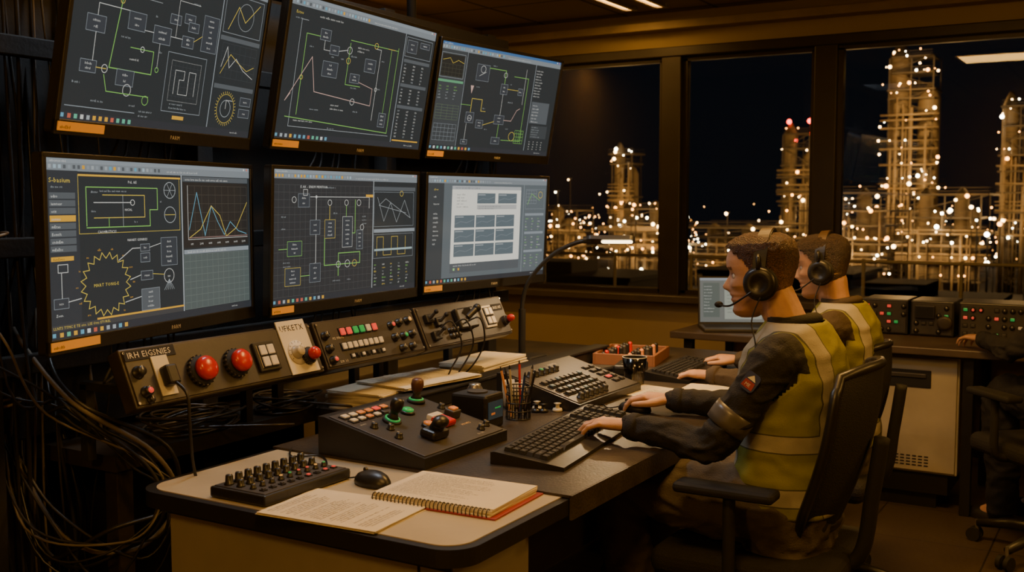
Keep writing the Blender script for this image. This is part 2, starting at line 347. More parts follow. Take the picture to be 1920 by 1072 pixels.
def sc2(c):
    chrome(c);c.rect(0,6.2,122,79.8,BG);c.text(6,11,2.6,'Estxu',YE);c.lines(6,12,14,1,2.2);c.lines(28,8,34,1,2.5,WH,2)
    c.line([(18,14),(12,14),(12,82),(118,82)],G4,.4);c.line([(116,18),(116,80)],GR,.5);c.line([(62,20),(116,20)],GR,.5)
    c.node(31,17,10,7);c.node(42,26,9,6,1);c.node(37,37,15,10,3);c.node(66,42,10,6);c.node(80,30,12,9,2);c.circ(62,27,2.4,WH);c.circ(62,34,2,YE)
    c.line([(36,24),(36,30),(42,30)],WH,.4);c.line([(51,29),(60,27)],WH,.5);c.line([(62,22),(62,50),(78,50)],GR,.5);c.line([(18,22),(31,22)],GR,.5);c.line([(18,22),(18,74)],GR,.5)
    c.line([(90,22),(96,22),(96,72)],WH,.4);c.line([(6,66),(26,36),(32,58),(92,62)],PK,.6);c.line([(6,66),(10,61)],PK,.6);c.line([(8,76),(116,80)],GR,.6);c.circ(90,20,2,YE)
    c.circ(72,61,2.2,WH);c.line([(92,62),(92,50),(76,47)],PK,.5);c.node(104,66,8,10,3);c.line([(108,66),(108,20)],GR,.4);c.line([(104,20),(112,20)],YE,.5)
    c.lines(70,22,20,2,2.4,WH,1.7);c.lines(50,63,20,2,2.6,WH,1.7);c.lines(16,76,30,1,2.4,WH,1.7);c.lines(50,79,18,1,2.4)
    c.notes([(54,34,6),(64,31,9),(44,34,8),(68,52,10),(98,50,8),(98,30,8),(22,30,8),(74,68,12),(30,70,14)]);c.circ(96,50,1.3,WH);c.circ(18,50,1.4,YE)
    c.rect(122,6,.7,80,G3);c.frame(124,8,33,14,G3,.4);c.node(126,10,12,9,2);c.node(142,10,12,4,1)
    for k,(y,n) in enumerate(((24,6),(42,5),(58,9))):
        c.rect(124,y,33,2.4,G2)
        for i in range(n):
            for j in range(3): c.text(125.5+j*11,y+5+i*2.4,1.7,str(random.randint(10,999)),WH if (i+j)%3 else G4)
    c.rect(124,84,33,1,OR)
def sc3(c):
    chrome(c,(.05,.13,.28));c.rect(0,6,32,80,G1);c.frame(2,9,28,20,G4,.3);c.rect(3,10,26,18,(.02,.022,.02));c.line([(4,15),(12,13),(16,17),(22,14),(29,16)],YE,.4);c.grid(3,18,26,10,6,3,(.07,.075,.05),.2)
    c.rect(1,31,30,2,(.1,.3,.15))
    for i in range(5):
        for j in range(3): c.text(3+j*9,37+i*2.5,1.7,rw(2,4),GR if i<2 else G4)
    c.grid(3,52,27,12,4,5,(.1,.14,.08),.3);c.grid(3,68,27,14,6,4,G3,.25);c.line([(32.5,6),(32.5,86)],G3,.6)
    c.node(46,14,16,14,0);c.circ(54,18,3,WH);c.line([(50,24),(58,20)],WH,.4)
    c.circ(84,20,2.2,WH);c.line([(62,16),(84,16),(84,28)],GR,.6);c.node(80,28,9,9,2);c.node(104,30,6,6,1)
    c.poly([(41,33),(43,40),(45,33)],PK);c.node(40,56,10,9,1);c.circ(45,61,2.4,WH);c.line([(45,56),(45,44),(58,44),(58,54)],YE,.6)
    c.line([(58,54),(64,54)],YE,.5);c.node(54,62,9,7,2);c.node(77,56,13,8,2);c.line([(63,66),(77,62)],YE,.5);c.node(77,76,11,6,1);c.line([(84,64),(84,76)],GR,.5);c.line([(84,37),(84,56)],WH,.4)
    c.line([(90,60),(100,60),(106,50),(110,48)],PK,.6);c.line([(89,32),(104,32)],YE,.5);c.circ(104,74,4,YE,.5);c.node(38,80,8,4,1);c.line([(42,66),(42,80)],WH,.4);c.line([(90,78),(116,78),(116,20),(96,20)],GR,.5)
    c.line([(112,12),(112,44)],WH,.35);c.line([(32,50),(44,50)],GR,.4);c.notes([(66,14,12),(92,28,9),(60,52,9),(66,70,9),(94,68,9),(48,34,10),(92,44,12)])
    c.rect(124,6,.6,80,G3)
    for i in range(10): c.text(126,12+i*2.6,1.8,rw(4,6)+' '+rw(3,6),WH)
    c.rect(126,40,26,20,G2)
    for i in range(6): c.text(128,44+i*3,1.9,rw(3,5)+' '+rw(3,5),WH)
    c.grid(108,68,12,12,4,4,GR,.3);c.rect(130,62,24,12,G1);c.lines(131,62,22,5,2.2)
    for i in range(4):
        for j in range(4): c.text(130+j*6,78+i*2.3,1.6,str(random.randint(10,99)),WH)
def sc4(c):
    chrome(c);c.rect(0,6,20,80,(.03,.036,.042));c.text(2,12,3.4,'S-basium',YE);c.lines(3,12.5,14,1,2.2)
    for i in range(8):
        c.rect(2,17+i*3.8,16,3.1,OR if i==3 else G2);c.text(3,19.5+i*3.8,2.0,rw(4,7),WH)
    c.rect(2,49,14,2.2,OR);c.text(3,50.8,1.8,rw(6,8),BG)
    c.rect(20,7.5,75,1.0,OR);c.frame(20,8,74,30,YE,.3);c.text(54,11.6,2,'PuL &E',WH)
    c.line([(25,34),(25,14),(76,14),(76,26),(70,26),(70,35),(25,35)],GR,.6);c.line([(30,30),(66,30),(66,18),(36,18)],YE,.5);c.line([(30,22),(56,22)],WH,.5);c.circ(57,22,1.5,WH)
    c.circ(86,15,4.6,G4,.5);c.circ(86,29,4.6,G4,.5)
    for i in range(6):
        a=i*math.pi/3;c.line([(86,15),(86+4.5*math.cos(a),15+4.5*math.sin(a))],G4,.3)
    c.line([(82,29),(90,29)],YE,.4);c.lines(34,14,40,1,2.4);c.text(54,26.5,1.8,'NICAL',WH,True);c.text(32,38,1.9,'CAI.HIRSTICSS',WH);c.text(60,43,1.9,'NANET.GSINRES',WH,True)
    c.line([(40,35),(40,30)],GR,.4);c.line([(50,35),(50,18)],G4,.3);c.notes([(28,17,8),(58,33,8),(78,22,6),(28,27,8)])
    N=20;pts=[]
    for i in range(N*2+1):
        a=math.pi*i/N;r=17.2 if i%2 else 13.9;pts.append((37+r*math.cos(a),65+r*.98*math.sin(a)))
    c.line(pts,YE,.5);c.text(37,66,2.4,'MART TONG-E',YE,True)
    for i in range(14):
        a=2*math.pi*i/14;c.text(37+19.5*math.cos(a),65.8+19*math.sin(a),1.6,rw(2,3),OR,True)
    c.frame(6,53,6,4,WH,.4);c.line([(8,57),(8,70)],WH,.4);c.node(3,70,9,5,1);c.line([(12,72),(20,71)],WH,.5);c.text(4,79,1.8,'Zoun.',WH)
    c.line([(46,53),(56,47),(62,47)],WH,.5);c.node(62,45,7,4,1);c.node(62,50,7,5,1);c.line([(69,47),(78,45)],WH,.4);c.node(78,42,13,16,5)
    c.line([(54,64),(62,62)],WH,.5);c.node(62,60,9,5,1);c.circ(84,64,4,WH,.4);c.text(84,64.8,1.8,'tzt',WH,True);c.line([(71,62),(80,63)],YE,.4);c.line([(50,76),(62,74)],WH,.5);c.node(62,70,14,12,4,fill=G2)
    for i in range(6): c.line([(84,66),(80+i*1.6,72)],G4,.3)
    c.rect(95.5,6,.9,80,G4);c.rect(97,6.6,61,3,G2);c.lines(99,7,54,1,2,WH,1.8);c.rect(97,10,61,39,(.024,.022,.02));c.grid(101,12,56,32,9,6,(.07,.065,.05),.22)
    c.line([(101,12),(101,44),(157,44)],WH,.4)
    c.line([(102,38),(109,16),(116,42),(122,24),(128,34),(134,42),(140,34),(148,40),(156,42)],BL,.6)
    c.line([(102,43),(112,38),(122,24),(130,30),(136,43),(146,38),(157,22)],YE,.55);c.line([(101,43),(157,43)],(.35,.2,.18),.4)
    for i in range(7): c.text(103+i*8,47.4,1.7,str(i*20)+'M',WH)
    c.rect(97,50,61,2.6,G3);c.lines(100,50,50,1,2,WH,1.7);c.rect(97,53,61,32.5,(.075,.095,.09));c.grid(97,53,61,32.5,12,8,(.12,.145,.135),.3)
    c.rect(30,82.2,66,1.0,OR);c.rect(0,83.2,95,2.7,(.05,.05,.05));c.text(2,85.3,1.9,'LLNTS TTMC E TE oto. LSE Otts ETUREL',YE)
def sc5(c):
    chrome(c);c.rect(0,6,104,80,(.028,.031,.034));c.grid(0,10,104,75,20,15,(.07,.075,.075),.22)
    c.text(26,12,2.4,'E AK - ENISM MENTION',WH)
    c.line([(1,6),(1,86)],G4,.5);c.node(24,16,11,9,2);c.frame(29,13,4,4,WH,.4);c.circ(20,20,2,WH);c.line([(36,18),(100,18),(100,26)],WH,.5)
    c.disc(42,18,1,WH);c.line([(42,18),(42,34)],WH,.5);c.node(36,34,10,10,2);c.circ(56,22,2,WH);c.circ(74,22,2,WH);c.line([(56,24),(56,34)],YE,.5)
    c.node(51,34,11,13,4,YE);c.node(70,32,11,22,6,WH);c.line([(74,24),(74,32)],GR,.5);c.line([(84,20),(84,44),(81,44)],GR,.6);c.circ(88,22,2.2,WH)
    c.node(14,48,14,10,3,GR);c.line([(14,53),(6,53)],GR,.5);c.line([(42,44),(42,64),(40,64)],WH,.5);c.node(36,64,11,13,3);c.node(12,66,15,12,4,YE);c.line([(27,72),(36,72)],GR,.5)
    c.line([(51,47),(51,66),(90,66),(90,58),(66,58),(66,74)],GR,.7);c.circ(66,66,2.2,WH);c.circ(76,66,2.6,WH);c.circ(84,66,2.4,YE);c.node(86,42,7,14,4);c.circ(92,40,2,WH)
    c.lines(10,60,16,2,2.6);c.lines(92,30,10,3,2.6);c.rect(96,16,9,2,OR);c.notes([(8,32,14),(8,40,10),(60,30,9),(60,78,12),(76,78,12),(50,12,20)])
    c.rect(104.5,6,.8,80,G4);c.rect(106,10,52,3,G2);c.frame(106,14,50,26,G3,.3);c.circ(140,15,2,YE)
    c.line([(110,18),(118,36),(126,22),(134,37),(144,20),(152,34),(120,19),(112,24),(146,30)],G4,.4)
    c.rect(106,42,52,2.6,G3);c.frame(106,46,50,18,G3,.3);c.line([(110,62),(110,48),(118,48),(118,62),(128,62),(128,48),(136,48),(136,62),(146,62),(146,48)],YE,.4);c.rect(107,57,48,1.5,(.3,.4,.4))
    for i in range(7):
        for j in range(5): c.text(107+j*10,69.5+i*2.5,1.9,rw(2,4),[GR,WH,YE,G4,WH][(i+j)%5])
def sc6(c):
    chrome(c);c.rect(0,6,160,80,(.10,.12,.13));c.rect(0,6,20,80,G1)
    for i in range(3): c.text(8,12+i*6,2.2,rw(3,6),YE if i==0 else WH)
    for i in range(8): c.text(8,32+i*3.6,2.1,rw(4,7),WH)
    W=(.68,.66,.58);c.rect(30,8,92,66,W);c.rect(30,8,92,3,(.35,.36,.36));c.lines(34,8.2,60,1,2,BG,1.8)
    for i in range(5): c.text(36,16+i*2.6,2.0,rw(3,6)+'  '+rw(3,7),BG)
    D=(.10,.13,.145)
    for (x,y,w,h) in [(62,14,24,9),(90,14,26,9)]+[(34+27*j,33+12.4*i,25.5,10.6) for i in range(3) for j in range(3)]:
        c.rect(x,y,w,h,D);c.line([(x+1,y+h*.7),(x+w*.3,y+h*.5),(x+w*.6,y+h*.6),(x+w-1,y+h*.35)],G3,.3);c.rect(x+1,y+1,w*.4,.8,G4)
    c.rect(62,24,54,4,(.4,.4,.38));c.lines(64,24,48,2,2,BG,1.4);c.rect(30,74,92,8,G2);c.lines(34,74,80,1,2.6,WH,1.9)
    c.rect(34,78,2,2,(.3,.6,.2));c.rect(40,78,2,2,OR)
    c.rect(126,6,.6,80,G3);c.frame(129,10,28,18,G3,.3);c.grid(130,11,15,12,4,4,G3,.3);c.line([(132,24),(138,14),(150,20)],GR,.5);c.circ(151,15,3,YE,.5)
    for k in range(3):
        c.rect(129,32+k*17,28,2.2,G3)
        for i in range(5):
            for j in range(3): c.text(130+j*9,37.5+k*17+i*2.5,1.8,rw(2,4),WH if (i+j)%2 else GR)
def monitor(p0,p1,z0,H,tilt,draw,label,tagw=.15):
    p0=Vector((p0[0],p0[1],z0));p1=Vector((p1[0],p1[1],z0));W=(p1-p0).length;x=(p1-p0).normalized()
    nrm=x.cross(Vector((0,0,1)));y=(Vector((0,0,1))*math.cos(R(tilt))+nrm*math.sin(R(tilt)));z=x.cross(y)
    t=thing('monitor',frame(p0,x,y,z),label,'monitor','wall of operator monitors')
    bz=.012;bb=.034
    b=B();b.prism(rrect(0,0,W,H,.008,3),-.022,-.002,black);b.prism(rrect(.06,.05,W-.06,H-.05,.02,3),-.05,-.022,blackm);b.obj('housing',t)
    b=B()
    b.box((W/2,H-bz/2,.002),(W,bz,.010),black,.002);b.box((W/2,bb/2,.002),(W,bb,.010),black,.002)
    b.box((bz/2,H/2,.002),(bz,H-.01,.010),black,.002);b.box((W-bz/2,H/2,.002),(bz,H-.01,.010),black,.002);b.obj('bezel',t)
    b=B();b.text('PARM',W*.52,.011,.014,white,.0075);b.obj('maker_lettering',t)
    b=B();b.box((tagw/2+.006,.019,.008),(tagw,.020,.002),tag);b.text(rw(6,8),.012,.014,.010,ink,.0095);b.obj('asset_tag',t)
    c=Cv(W-2*bz,H-bz-bb);draw(c);c.obj(t,Tr(bz,bb,.0008))
    b=B();b.box((W/2,H/2,-.058),(.14,.14,.016),gun,.003);b.cyl((W/2,H/2,-.05),(W/2,H/2,-.13),.022,gun);b.obj('mounting_arm',t)
    for k in range(3):
        b=B();xx=W*(.35+.12*k);b.tube(bez([(xx,.08,-.045),(xx+.02,-.02,-.06),(xx+.05*(k-1),-.10,-.05),(xx+.09,-.06,-.09),(xx+.1,.02,-.1)],6),.0035,blackm,6);b.obj('signal_cable',t)
    return t
monitor((-2.05,1.46),(-2.25,2.29),1.065,.445,0,sc4,'black-framed monitor showing yellow starburst diagram and line chart',.16)
monitor((-2.19,2.29),(-2.25,3.10),1.065,.445,2,sc5,'black-framed monitor showing gridded schematic with white and green piping',.10)
monitor((-2.24,3.12),(-2.17,3.90),1.07,.44,3,sc6,'black-framed monitor showing pale document window with chart tiles',.10)
monitor((-2.05,1.49),(-2.22,2.25),1.55,.455,11,sc1,'black-framed monitor showing green pipe schematic and round gauge',.15)
monitor((-2.18,2.29),(-2.25,3.12),1.555,.455,11,sc2,'black-framed monitor showing green loop and pink trend line',.12)
monitor((-2.24,3.14),(-2.17,3.92),1.56,.43,11,sc3,'black-framed monitor showing blue title bar and side tables',.09)
t=thing('monitor_rack',Tr(-2.42,2.7,0),'dark steel upright rack carrying the bank of monitors','rack')
for y in (-1.15,-.45,.45,1.15): B().box((0,y,1.05),(.06,.06,2.1),blackm,.004).obj('upright',t)
for z in (1.0,1.29,1.78,2.06): B().box((.035,0,z),(.03,2.5,.05),blackm,.004).obj('crossbar',t)
B().box((-.06,0,1.42),(.02,2.5,1.25),blackm).obj('backing_panel',t)
b=B();b.tube([(0,.62,2.0),(0,.62,CZ-.005)],.018,blackm,10);b.obj('ceiling_conduit',t)
# ------------------------------------------------------------------ control parts
CM={}
def cached(k,f):
    if k not in CM: CM[k]=f()
    return CM[k]
def pbtn(w,h,d,m):
    def f():
        b=B();b.box((0,0,.0015),(w+.005,h+.005,.003),blackm);b.box((0,0,.003+d/2),(w,h,d),m,min(w,h)*.15);return b.mesh('push_button')
    return cached(('pb',w,h,d,m.name),f)
def pknob(r,h,m,cap=None):
    def f():
        b=B();b.lathe([(r*1.25,0),(r*1.25,.003),(r*1.0,.004),(r*.92,h*.9),(r*.8,h)],m,n=18);b.box((0,r*.5,h+.0005),(r*.18,r*.8,.001),white)
        if cap: b.lathe([(r*.6,h),(r*.6,h+.002)],cap,n=12)
        return b.mesh('knob')
    return cached(('kn',r,h,m.name,cap.name if cap else 0),f)
def pmush(r,m):
    def f():
        b=B();b.lathe([(r*1.25,0),(r*1.25,.012),(r*1.1,.016),(r*.85,.017),(r*.85,.02)],blackm,n=26)
        for i in range(20): b.box((r*1.25,0,.007),(.004,.005,.012),dgrey,T=Rz(18*i))
        b.lathe([(r*.8,.02),(r*.98,.022),(r,.030),(r*.94,.037),(r*.7,.042),(r*.3,.0445),(.001,.045)],m,n=28);return b.mesh('mushroom_button')
    return cached(('mu',r,m.name),f)
def pjoy(m,led=None):
    def f():
        b=B();b.lathe([(.026,0),(.026,.006),(.023,.008)],blackm,n=22)
        if led: b.lathe([(.021,.008),(.021,.011),(.018,.012)],led,n=22)
        b.lathe([(.017,.011),(.012,.018),(.010,.026)],blackm,n=22)
        b.lathe([(.009,.018),(.011,.030),(.016,.036),(.018,.052),(.016,.064),(.010,.068),(.001,.069)],m,n=22);return b.mesh('joystick')
    return cached(('jo',m.name,led.name if led else 0),f)
def pround(r,m):
    def f():
        b=B();b.lathe([(r*1.3,0),(r*1.3,.006),(r*1.05,.008)],black,n=22);b.lathe([(r,.006),(r,.012),(r*.6,.015),(.001,.0155)],m,n=22);return b.mesh('push_button')
    return cached(('ro',r,m.name),f)
def put(me,name,t,T,x,y,rz=0,z=0,rx=0): return place(me,name,t,T@Tr(x,y,z)@Rz(rz)@Rx(rx))
def cpanel(y0,y1,label):
    W=y1-y0;o=(-1.985,y0,.925);y=Vector((-.062,0,.134)).normalized();x=Vector((0,1,0));z=x.cross(y);F=frame(o,x,y,z)
    t=thing('control_panel',F,label,'control panel','sloping panels below the monitors')
    b=B();b.box((W/2,.074,-.022),(W-.006,.148,.044),gun,.004);b.box((W/2,.074,.0015),(W-.02,.134,.004),dgrey,.001)
    for sx in (.012,W-.012):
        for sy in (.012,.136): b.cyl((sx,sy,.003),(sx,sy,.0055),.0035,steel,n=8)
    b.obj('panel_body',t)
    Fi=F.inverted()
    for yy in (y0+.06,y1-.06):
        b=B();b.box((-2.235,yy,.86),(.025,.025,.19),blackm,T=Fi);b.box((-2.15,yy,.952),(.19,.025,.02),blackm,T=Fi);b.obj('bracket',t)
    return t,Tr(0,0,.0035)
t,T=cpanel(1.64,2.30,'dark sloping control panel with two red emergency buttons and dial')
b=B();b.box((.085,.128,.001),(.15,.026,.002),blackm);b.text('IRH EIGSNIES',.018,.121,.021,white,.0025,);b.obj('name_plate',t,T)
put(pknob(.013,.02,black),'knob',t,T,.035,.085);put(pknob(.012,.018,black,redl),'knob',t,T,.04,.035);put(pknob(.008,.012,black),'knob',t,T,.045,.015)
b=B();b.box((.105,.068,.002),(.048,.10,.004),white,.001);b.box((.108,.062,.018),(.034,.05,.03),black,.006);b.tube(bez([(.108,.04,.03),(.11,.0,.05),(.108,-.06,.03),(.12,-.16,-.02),(.15,-.26,-.06)],8),.004,black,8);b.obj('socket_plug',t,T)
put(pmush(.031,red),'mushroom_button',t,T,.215,.062);put(pmush(.030,red),'mushroom_button',t,T,.335,.066)
b=B();b.box((.447,.07,.005),(.078,.082,.010),black,.003)
b.box((.447,.07,.008),(.060,.064,.008),white,.001)
b.obj('rocker_frame',t,T)
for i in (-1,1):
    for j in (-1,1): put(pbtn(.024,.027,.005,creamb),'rocker',t,T,.447+i*.0145,.07+j*.016,z=.010)
b=B();b.box((.578,.083,.002),(.112,.155,.004),white,.001);b.text('UFKETX',.529,.130,.024,ink,.0045)
b.lathe([(.035,.004),(.035,.007),(.001,.007)],paper,(.568,.066,0),28)
for i in range(11):
    a=R(-30+24*i);b.add([(.568+.026*math.cos(a),.066+.026*math.sin(a),.0073),(.568+.033*math.cos(a),.066+.033*math.sin(a),.0073),(.568+.033*math.cos(a+.07),.066+.033*math.sin(a+.07),.0073)],[(0,1,2)],ink)
b.obj('dial_plate',t,T)
put(pknob(.016,.02,cream),'knob',t,T,.562,.066,z=.007)
put(pmush(.018,red),'mushroom_button',t,T,.600,.050,z=.004)
t,T=cpanel(2.31,2.79,'dark sloping control panel with rows of lit square buttons')
for i,m in enumerate((redl,redl,greenl,greenl,creamb,redl)): put(pbtn(.021,.022,.006,m),'push_button',t,T,.108+i*.030,.104)
for i in range(8): put(pbtn(.018,.020,.006,creamb),'push_button',t,T,.095+i*.0245,.060)
for i in range(7): put(pbtn(.012,.010,.004,black if i%2 else creamb),'push_button',t,T,.12+i*.024,.028)
for x,y,m in ((.03,.10,None),(.03,.06,None),(.03,.025,redl),(.34,.10,redl),(.385,.105,None),(.43,.108,amberl),(.34,.06,None),(.385,.06,greenl),(.43,.062,None),(.36,.022,None),(.41,.022,None)):
    put(pknob(.011,.016,black,m),'knob',t,T,x,y)
b=B();b.text('M2 MAMS',.06,.085,.011,white,.001);b.text('E.M. 1-3',.06,.014,.010,white,.001);b.obj('printed_legend',t,T)
t,T=cpanel(2.80,3.34,'dark sloping control panel with toggle levers and white rocker')
for x,y in ((.05,.10),(.10,.085),(.06,.04)):
    b=B();b.box((0,0,.008),(.04,.03,.016),black,.003);b.cyl((0,0,.016),(.006,.012,.04),.005,dgrey,n=10);b.sph((.006,.012,.042),.008,blackm);place(b.mesh('toggle_lever'),'toggle_lever',t,T@Tr(x,y,0))
b=B();b.box((.25,.08,.012),(.11,.075,.024),black,.006);b.cyl((.25,.08,.02),(.29,.10,.04),.011,black,n=14);b.sph((.295,.103,.043),.015,black,14);b.obj('selector_lever',t,T)
b=B();b.box((.405,.075,.004),(.066,.082,.008),white,.002);b.obj('rocker_frame',t,T)
for i in (-1,1):
    for j in (-1,1): put(pbtn(.022,.027,.005,creamb),'rocker',t,T,.405+i*.0135,.075+j*.0165,z=.008)
b=B();b.box((.485,.105,.001),(.07,.025,.002),blackm);b.text('SRES.NT',.455,.099,.015,white,.0025);b.obj('name_plate',t,T)
put(pmush(.013,red),'mushroom_button',t,T,.505,.05)
for k in range(6): put(pknob(.008,.012,black),'knob',t,T,.15+.02*(k%3),.03+.02*(k//3))
for k in range(3):
    b=B();y=2.88+.07*k;b.tube(bez([(-1.99,y,.99),(-1.96+.01*k,y+.02,1.01),(-1.94,y+.05,.93),(-1.97,y+.03,.85),(-2.04,y+.08-.04*k,.775)],8),.003,black,6)
    b.obj('patch_cable',label='thin black patch cable looping off the control panel',cat='cable',group='patch cables')
# ------------------------------------------------------------------ benches and main desk
b=B();b.prism([(-2.66,1.75),(-2.2,1.75),(-2.2,2.5),(-1.99,2.5),(-1.99,4.25),(-2.66,4.25)],.725,.765,gun)
t=thing('equipment_bench',Tr(0,0,0),'long dark bench under the monitors behind the desk','bench')
o=b.obj('bench_top',t)
for x,y in ((-2.6,1.8),(-2.25,1.8),(-2.6,3.0),(-2.06,2.6),(-2.6,4.2),(-2.06,4.2)): B().box((x,y,.3625),(.05,.05,.725),gun,.004).obj('leg',t)
b=B();b.box((-2.13,2.62,.35),(.02,1.7,.12),gun);b.obj('stretcher',t)
D=thing('operator_desk',Tr(-1.53,3.0,0),'long desk with cream laminate top, black edging, dark rubber mat','desk')
b=B();b.prism(rrect(-.445,-1.385,.455,1.45,.07,8),.712,.748,black);b.prism(rrect(-.425,-1.365,.435,1.43,.06,8),.748,.750,cream);b.obj('desk_top',D)
b=B();b.prism([(-.443,-.93),(.40,-.95),(.458,-.95),(.458,1.44),(-.443,1.44)],.7502,.756,mattop);b.box((.459,.245,.728),(.006,2.39,.055),mattop);b.obj('desk_mat',D)
b=B();b.box((-.40,.25,.78),(.05,1.45,.048),black,.006);b.box((-.405,.25,.808),(.07,1.46,.010),black,.004);b.obj('cable_rail',D)
b=B();b.box((-.02,-1.29,.36),(.80,.02,.70),beige,.003);b.box((-.02,-1.13,.36),(.78,.30,.68),beige,.003);b.box((.30,-1.302,.36),(.004,.004,.69),ink);b.box((-.02,-1.302,.69),(.80,.006,.03),black)
b.obj('end_pedestal',D)
b=B();b.box((-.40,.2,.36),(.02,2.4,.70),mat('panel_brown',(.07,.05,.035),.6));b.box((0,1.38,.36),(.8,.03,.70),beige);b.obj('modesty_panel',D)
TZ=.756
t=thing('knob_mixer',Tr(-1.678,1.79,.750),'low black control strip with two rows of knobs and tiny lights','control box')
b=B();b.box((0,0,.014),(.165,.285,.024),black,.004);b.box((0,0,.0265),(.15,.27,.003),dgrey,.001);b.obj('case',t)
T=Tr(0,0,.028)
for i in range(9):
    put(pknob(.009,.022,black),'knob',t,T,-.05,-.115+i*.029);put(pknob(.008,.016,black),'knob',t,T,-.015,-.115+i*.029)
    put(pknob(.006,.010,black,(greenl,redl,redl,amberl)[i%4] if i>2 else None),'knob',t,T,.022,-.115+i*.029)
    put(pbtn(.008,.008,.003,redl if i in(5,7,8) else dgrey),'push_button',t,T,.052,-.115+i*.029)
b=B();b.tube(bez([(-1.72,1.93,.765),(-1.72,1.99,.753),(-1.80,2.06,.754),(-1.86,2.02,.754),(-1.93,2.10,.753),(-1.99,2.2,.74)],8),.0028,black,6);b.obj('data_cable',label='thin black cable trailing off the control strip',cat='cable')
def mouse(x,y,z,rz,lab):
    t=thing('computer_mouse',Tr(x,y,z)@Rz(rz),lab,'mouse')
    rings=[]
    for zz,s in ((0,.94),(.006,1),(.014,.97),(.024,.82),(.031,.55),(.035,.12)):
        rings.append([Vector((.056*s*math.cos(a)-(1-s)*.006,.033*s*math.sin(a)*(1+.1*math.cos(a)),zz)) for a in [2*math.pi*j/28 for j in range(28)]])
    B().ringtube(rings,black).obj('shell',t)
    b=B();b.cyl((.028,-.003,.0315),(.028,.003,.0315),.006,dgrey,n=12);b.obj('scroll_wheel',t)
    b=B();b.tube(bez([(.054,0,.01),(.09,.01,.003),(.14,-.03,.003),(.22,.0,.003)],6),.002,black,6);b.obj('cord',t)
mouse(-1.515,1.915,.750,165,'black computer mouse on the cream desk beside the papers')
mouse(-1.345,3.0,TZ,175,'black computer mouse under the operator\'s hand')
def sheet(cx,cy,z,w,h,rz,n=4,lab='stack of printed pages',text=True,name='document_stack',grp=None,lh=.0085,th=.0011,jit=2.5):
    b=B()
    for i in range(n):
        T=Tr(cx+random.uniform(-.004,.004),cy+random.uniform(-.004,.004),z+(th+.0001)*i)@Rz(rz+random.uniform(-jit,jit) if i<n-1 else rz)
        b.box((0,0,th/2),(w,h,th),paper,0,T)
    if text:
        T=Tr(cx,cy,z+(th+.0001)*n+.0002)@Rz(rz);sz=lh*.95;cw=sz*.62
        y=h/2-.02
        while y>-h/2+.02:
            if random.random()<.9:
                x=-w/2+.014+(.01 if random.random()<.25 else 0)
                L=int(random.choice((1,1,.95,.6))*(w-.034)/cw);q=''
                while len(q)<L: q+=rw(3,8)+' '
                b.text(q[:L],x,y,sz,ink,0,T)
            y-=lh
    return b.obj(name,label=lab,cat='papers',group=grp)
sheet(-1.44,1.722,.750,.21,.297,94,5,'loose printed pages spread on the cream desk top')
sheet(-2.085,2.70,.765,.20,.34,2,12,'thick stack of typed papers on the dark bench',lh=.011,th=.0045,jit=5,text=False)
sheet(-2.03,2.82,.8205,.22,.36,-8,8,'open typed papers on top of a stack',lh=.011)
sheet(-2.10,3.32,.765,.18,.34,3,14,'pale papers lying on the bench below the control panel',text=False,th=.0042,jit=4)
sheet(-1.40,3.33,TZ,.21,.30,80,2,'typed page lying on the desk mat by the cup',name='document_page',lh=.011)
sheet(-1.22,3.46,TZ,.22,.30,95,3,'white sheets beside the second keyboard',name='document_page',text=False)
t=thing('spiral_notebook',Tr(-1.295,1.925,.750)@Rz(3),'open spiral notebook with red cover and printed pages','notebook')
B().box((.006,0,.002),(.315,.225,.004),mat('red_cover',(.25,.02,.015),.5),.001).obj('cover',t)
b=B()
for i in range(5): b.box((0,.002*i-.002,.005+.003*i),(.30,.21,.0028),paper,0,Rz(random.uniform(-1,1)))
y=.085
while y>-.08:
    L=random.choice((52,51,49,30));q=''
    while len(q)<L: q+=rw(3,8)+' '
    b.text(q[:L],-.13,y,.0080,ink,.0188);y-=.0088
b.obj('pages',t)
b=B()
for i in range(30):
    x=-.142+i*.0098;b.tube([(x,-.104+.009*math.cos(a),.010+.010*math.sin(a)) for a in [2*math.pi*j/10 for j in range(10)]],.0013,black,5,closed=True)
o=b.obj('spiral_binding',t)
def wedge(name,cx,cy,w,d,hf,hb,lab,z=TZ):
    t=thing(name,Tr(cx,cy,z)@Rz(90),lab,'control console')
    b=B()
    prof=[(-d/2,0),(d/2,0),(d/2,hb),(d/2-.02,hb),(-d/2,hf)]
    M=Matrix(((0,0,1,0),(1,0,0,0),(0,1,0,0),(0,0,0,1)))
    b.prism(prof,-w/2,w/2,black,M)
    ph=math.atan2(hb-hf,d-.02);T=Tr(0,-d/2,hf)@Matrix.Rotation(ph,4,'X')
    b.box((0,(d-.02)/2/math.cos(ph),.001),(w-.02,(d-.02)/math.cos(ph)-.015,.003),dgrey,.001,T)
    b.obj('case',t);return t,T@Tr(0,0,.0025)
t,T=wedge('joystick_console',-1.645,2.26,.385,.335,.028,.098,'black wedge control console with joysticks, buttons and red switch')
for i in range(6): put(pbtn(.022,.018,.005,(creamb,creamb,orangeb,orangeb,redl,orangeb)[i]),'push_button',t,T,-.155+i*.032,.285)
for i in range(5): put(pbtn(.020,.016,.005,(creamb,creamb,orangeb,creamb,dgrey)[i]),'push_button',t,T,-.155+i*.032,.255)
put(pjoy(black,greenl),'joystick',t,T,-.06,.205,rx=8);put(pjoy(mat('brown_grip',(.10,.04,.02),.4),greenl),'joystick',t,T,.135,.27,rx=-6)
put(pround(.016,greenl),'push_button',t,T,.035,.225);put(pround(.014,orangeb),'push_button',t,T,.00,.13)
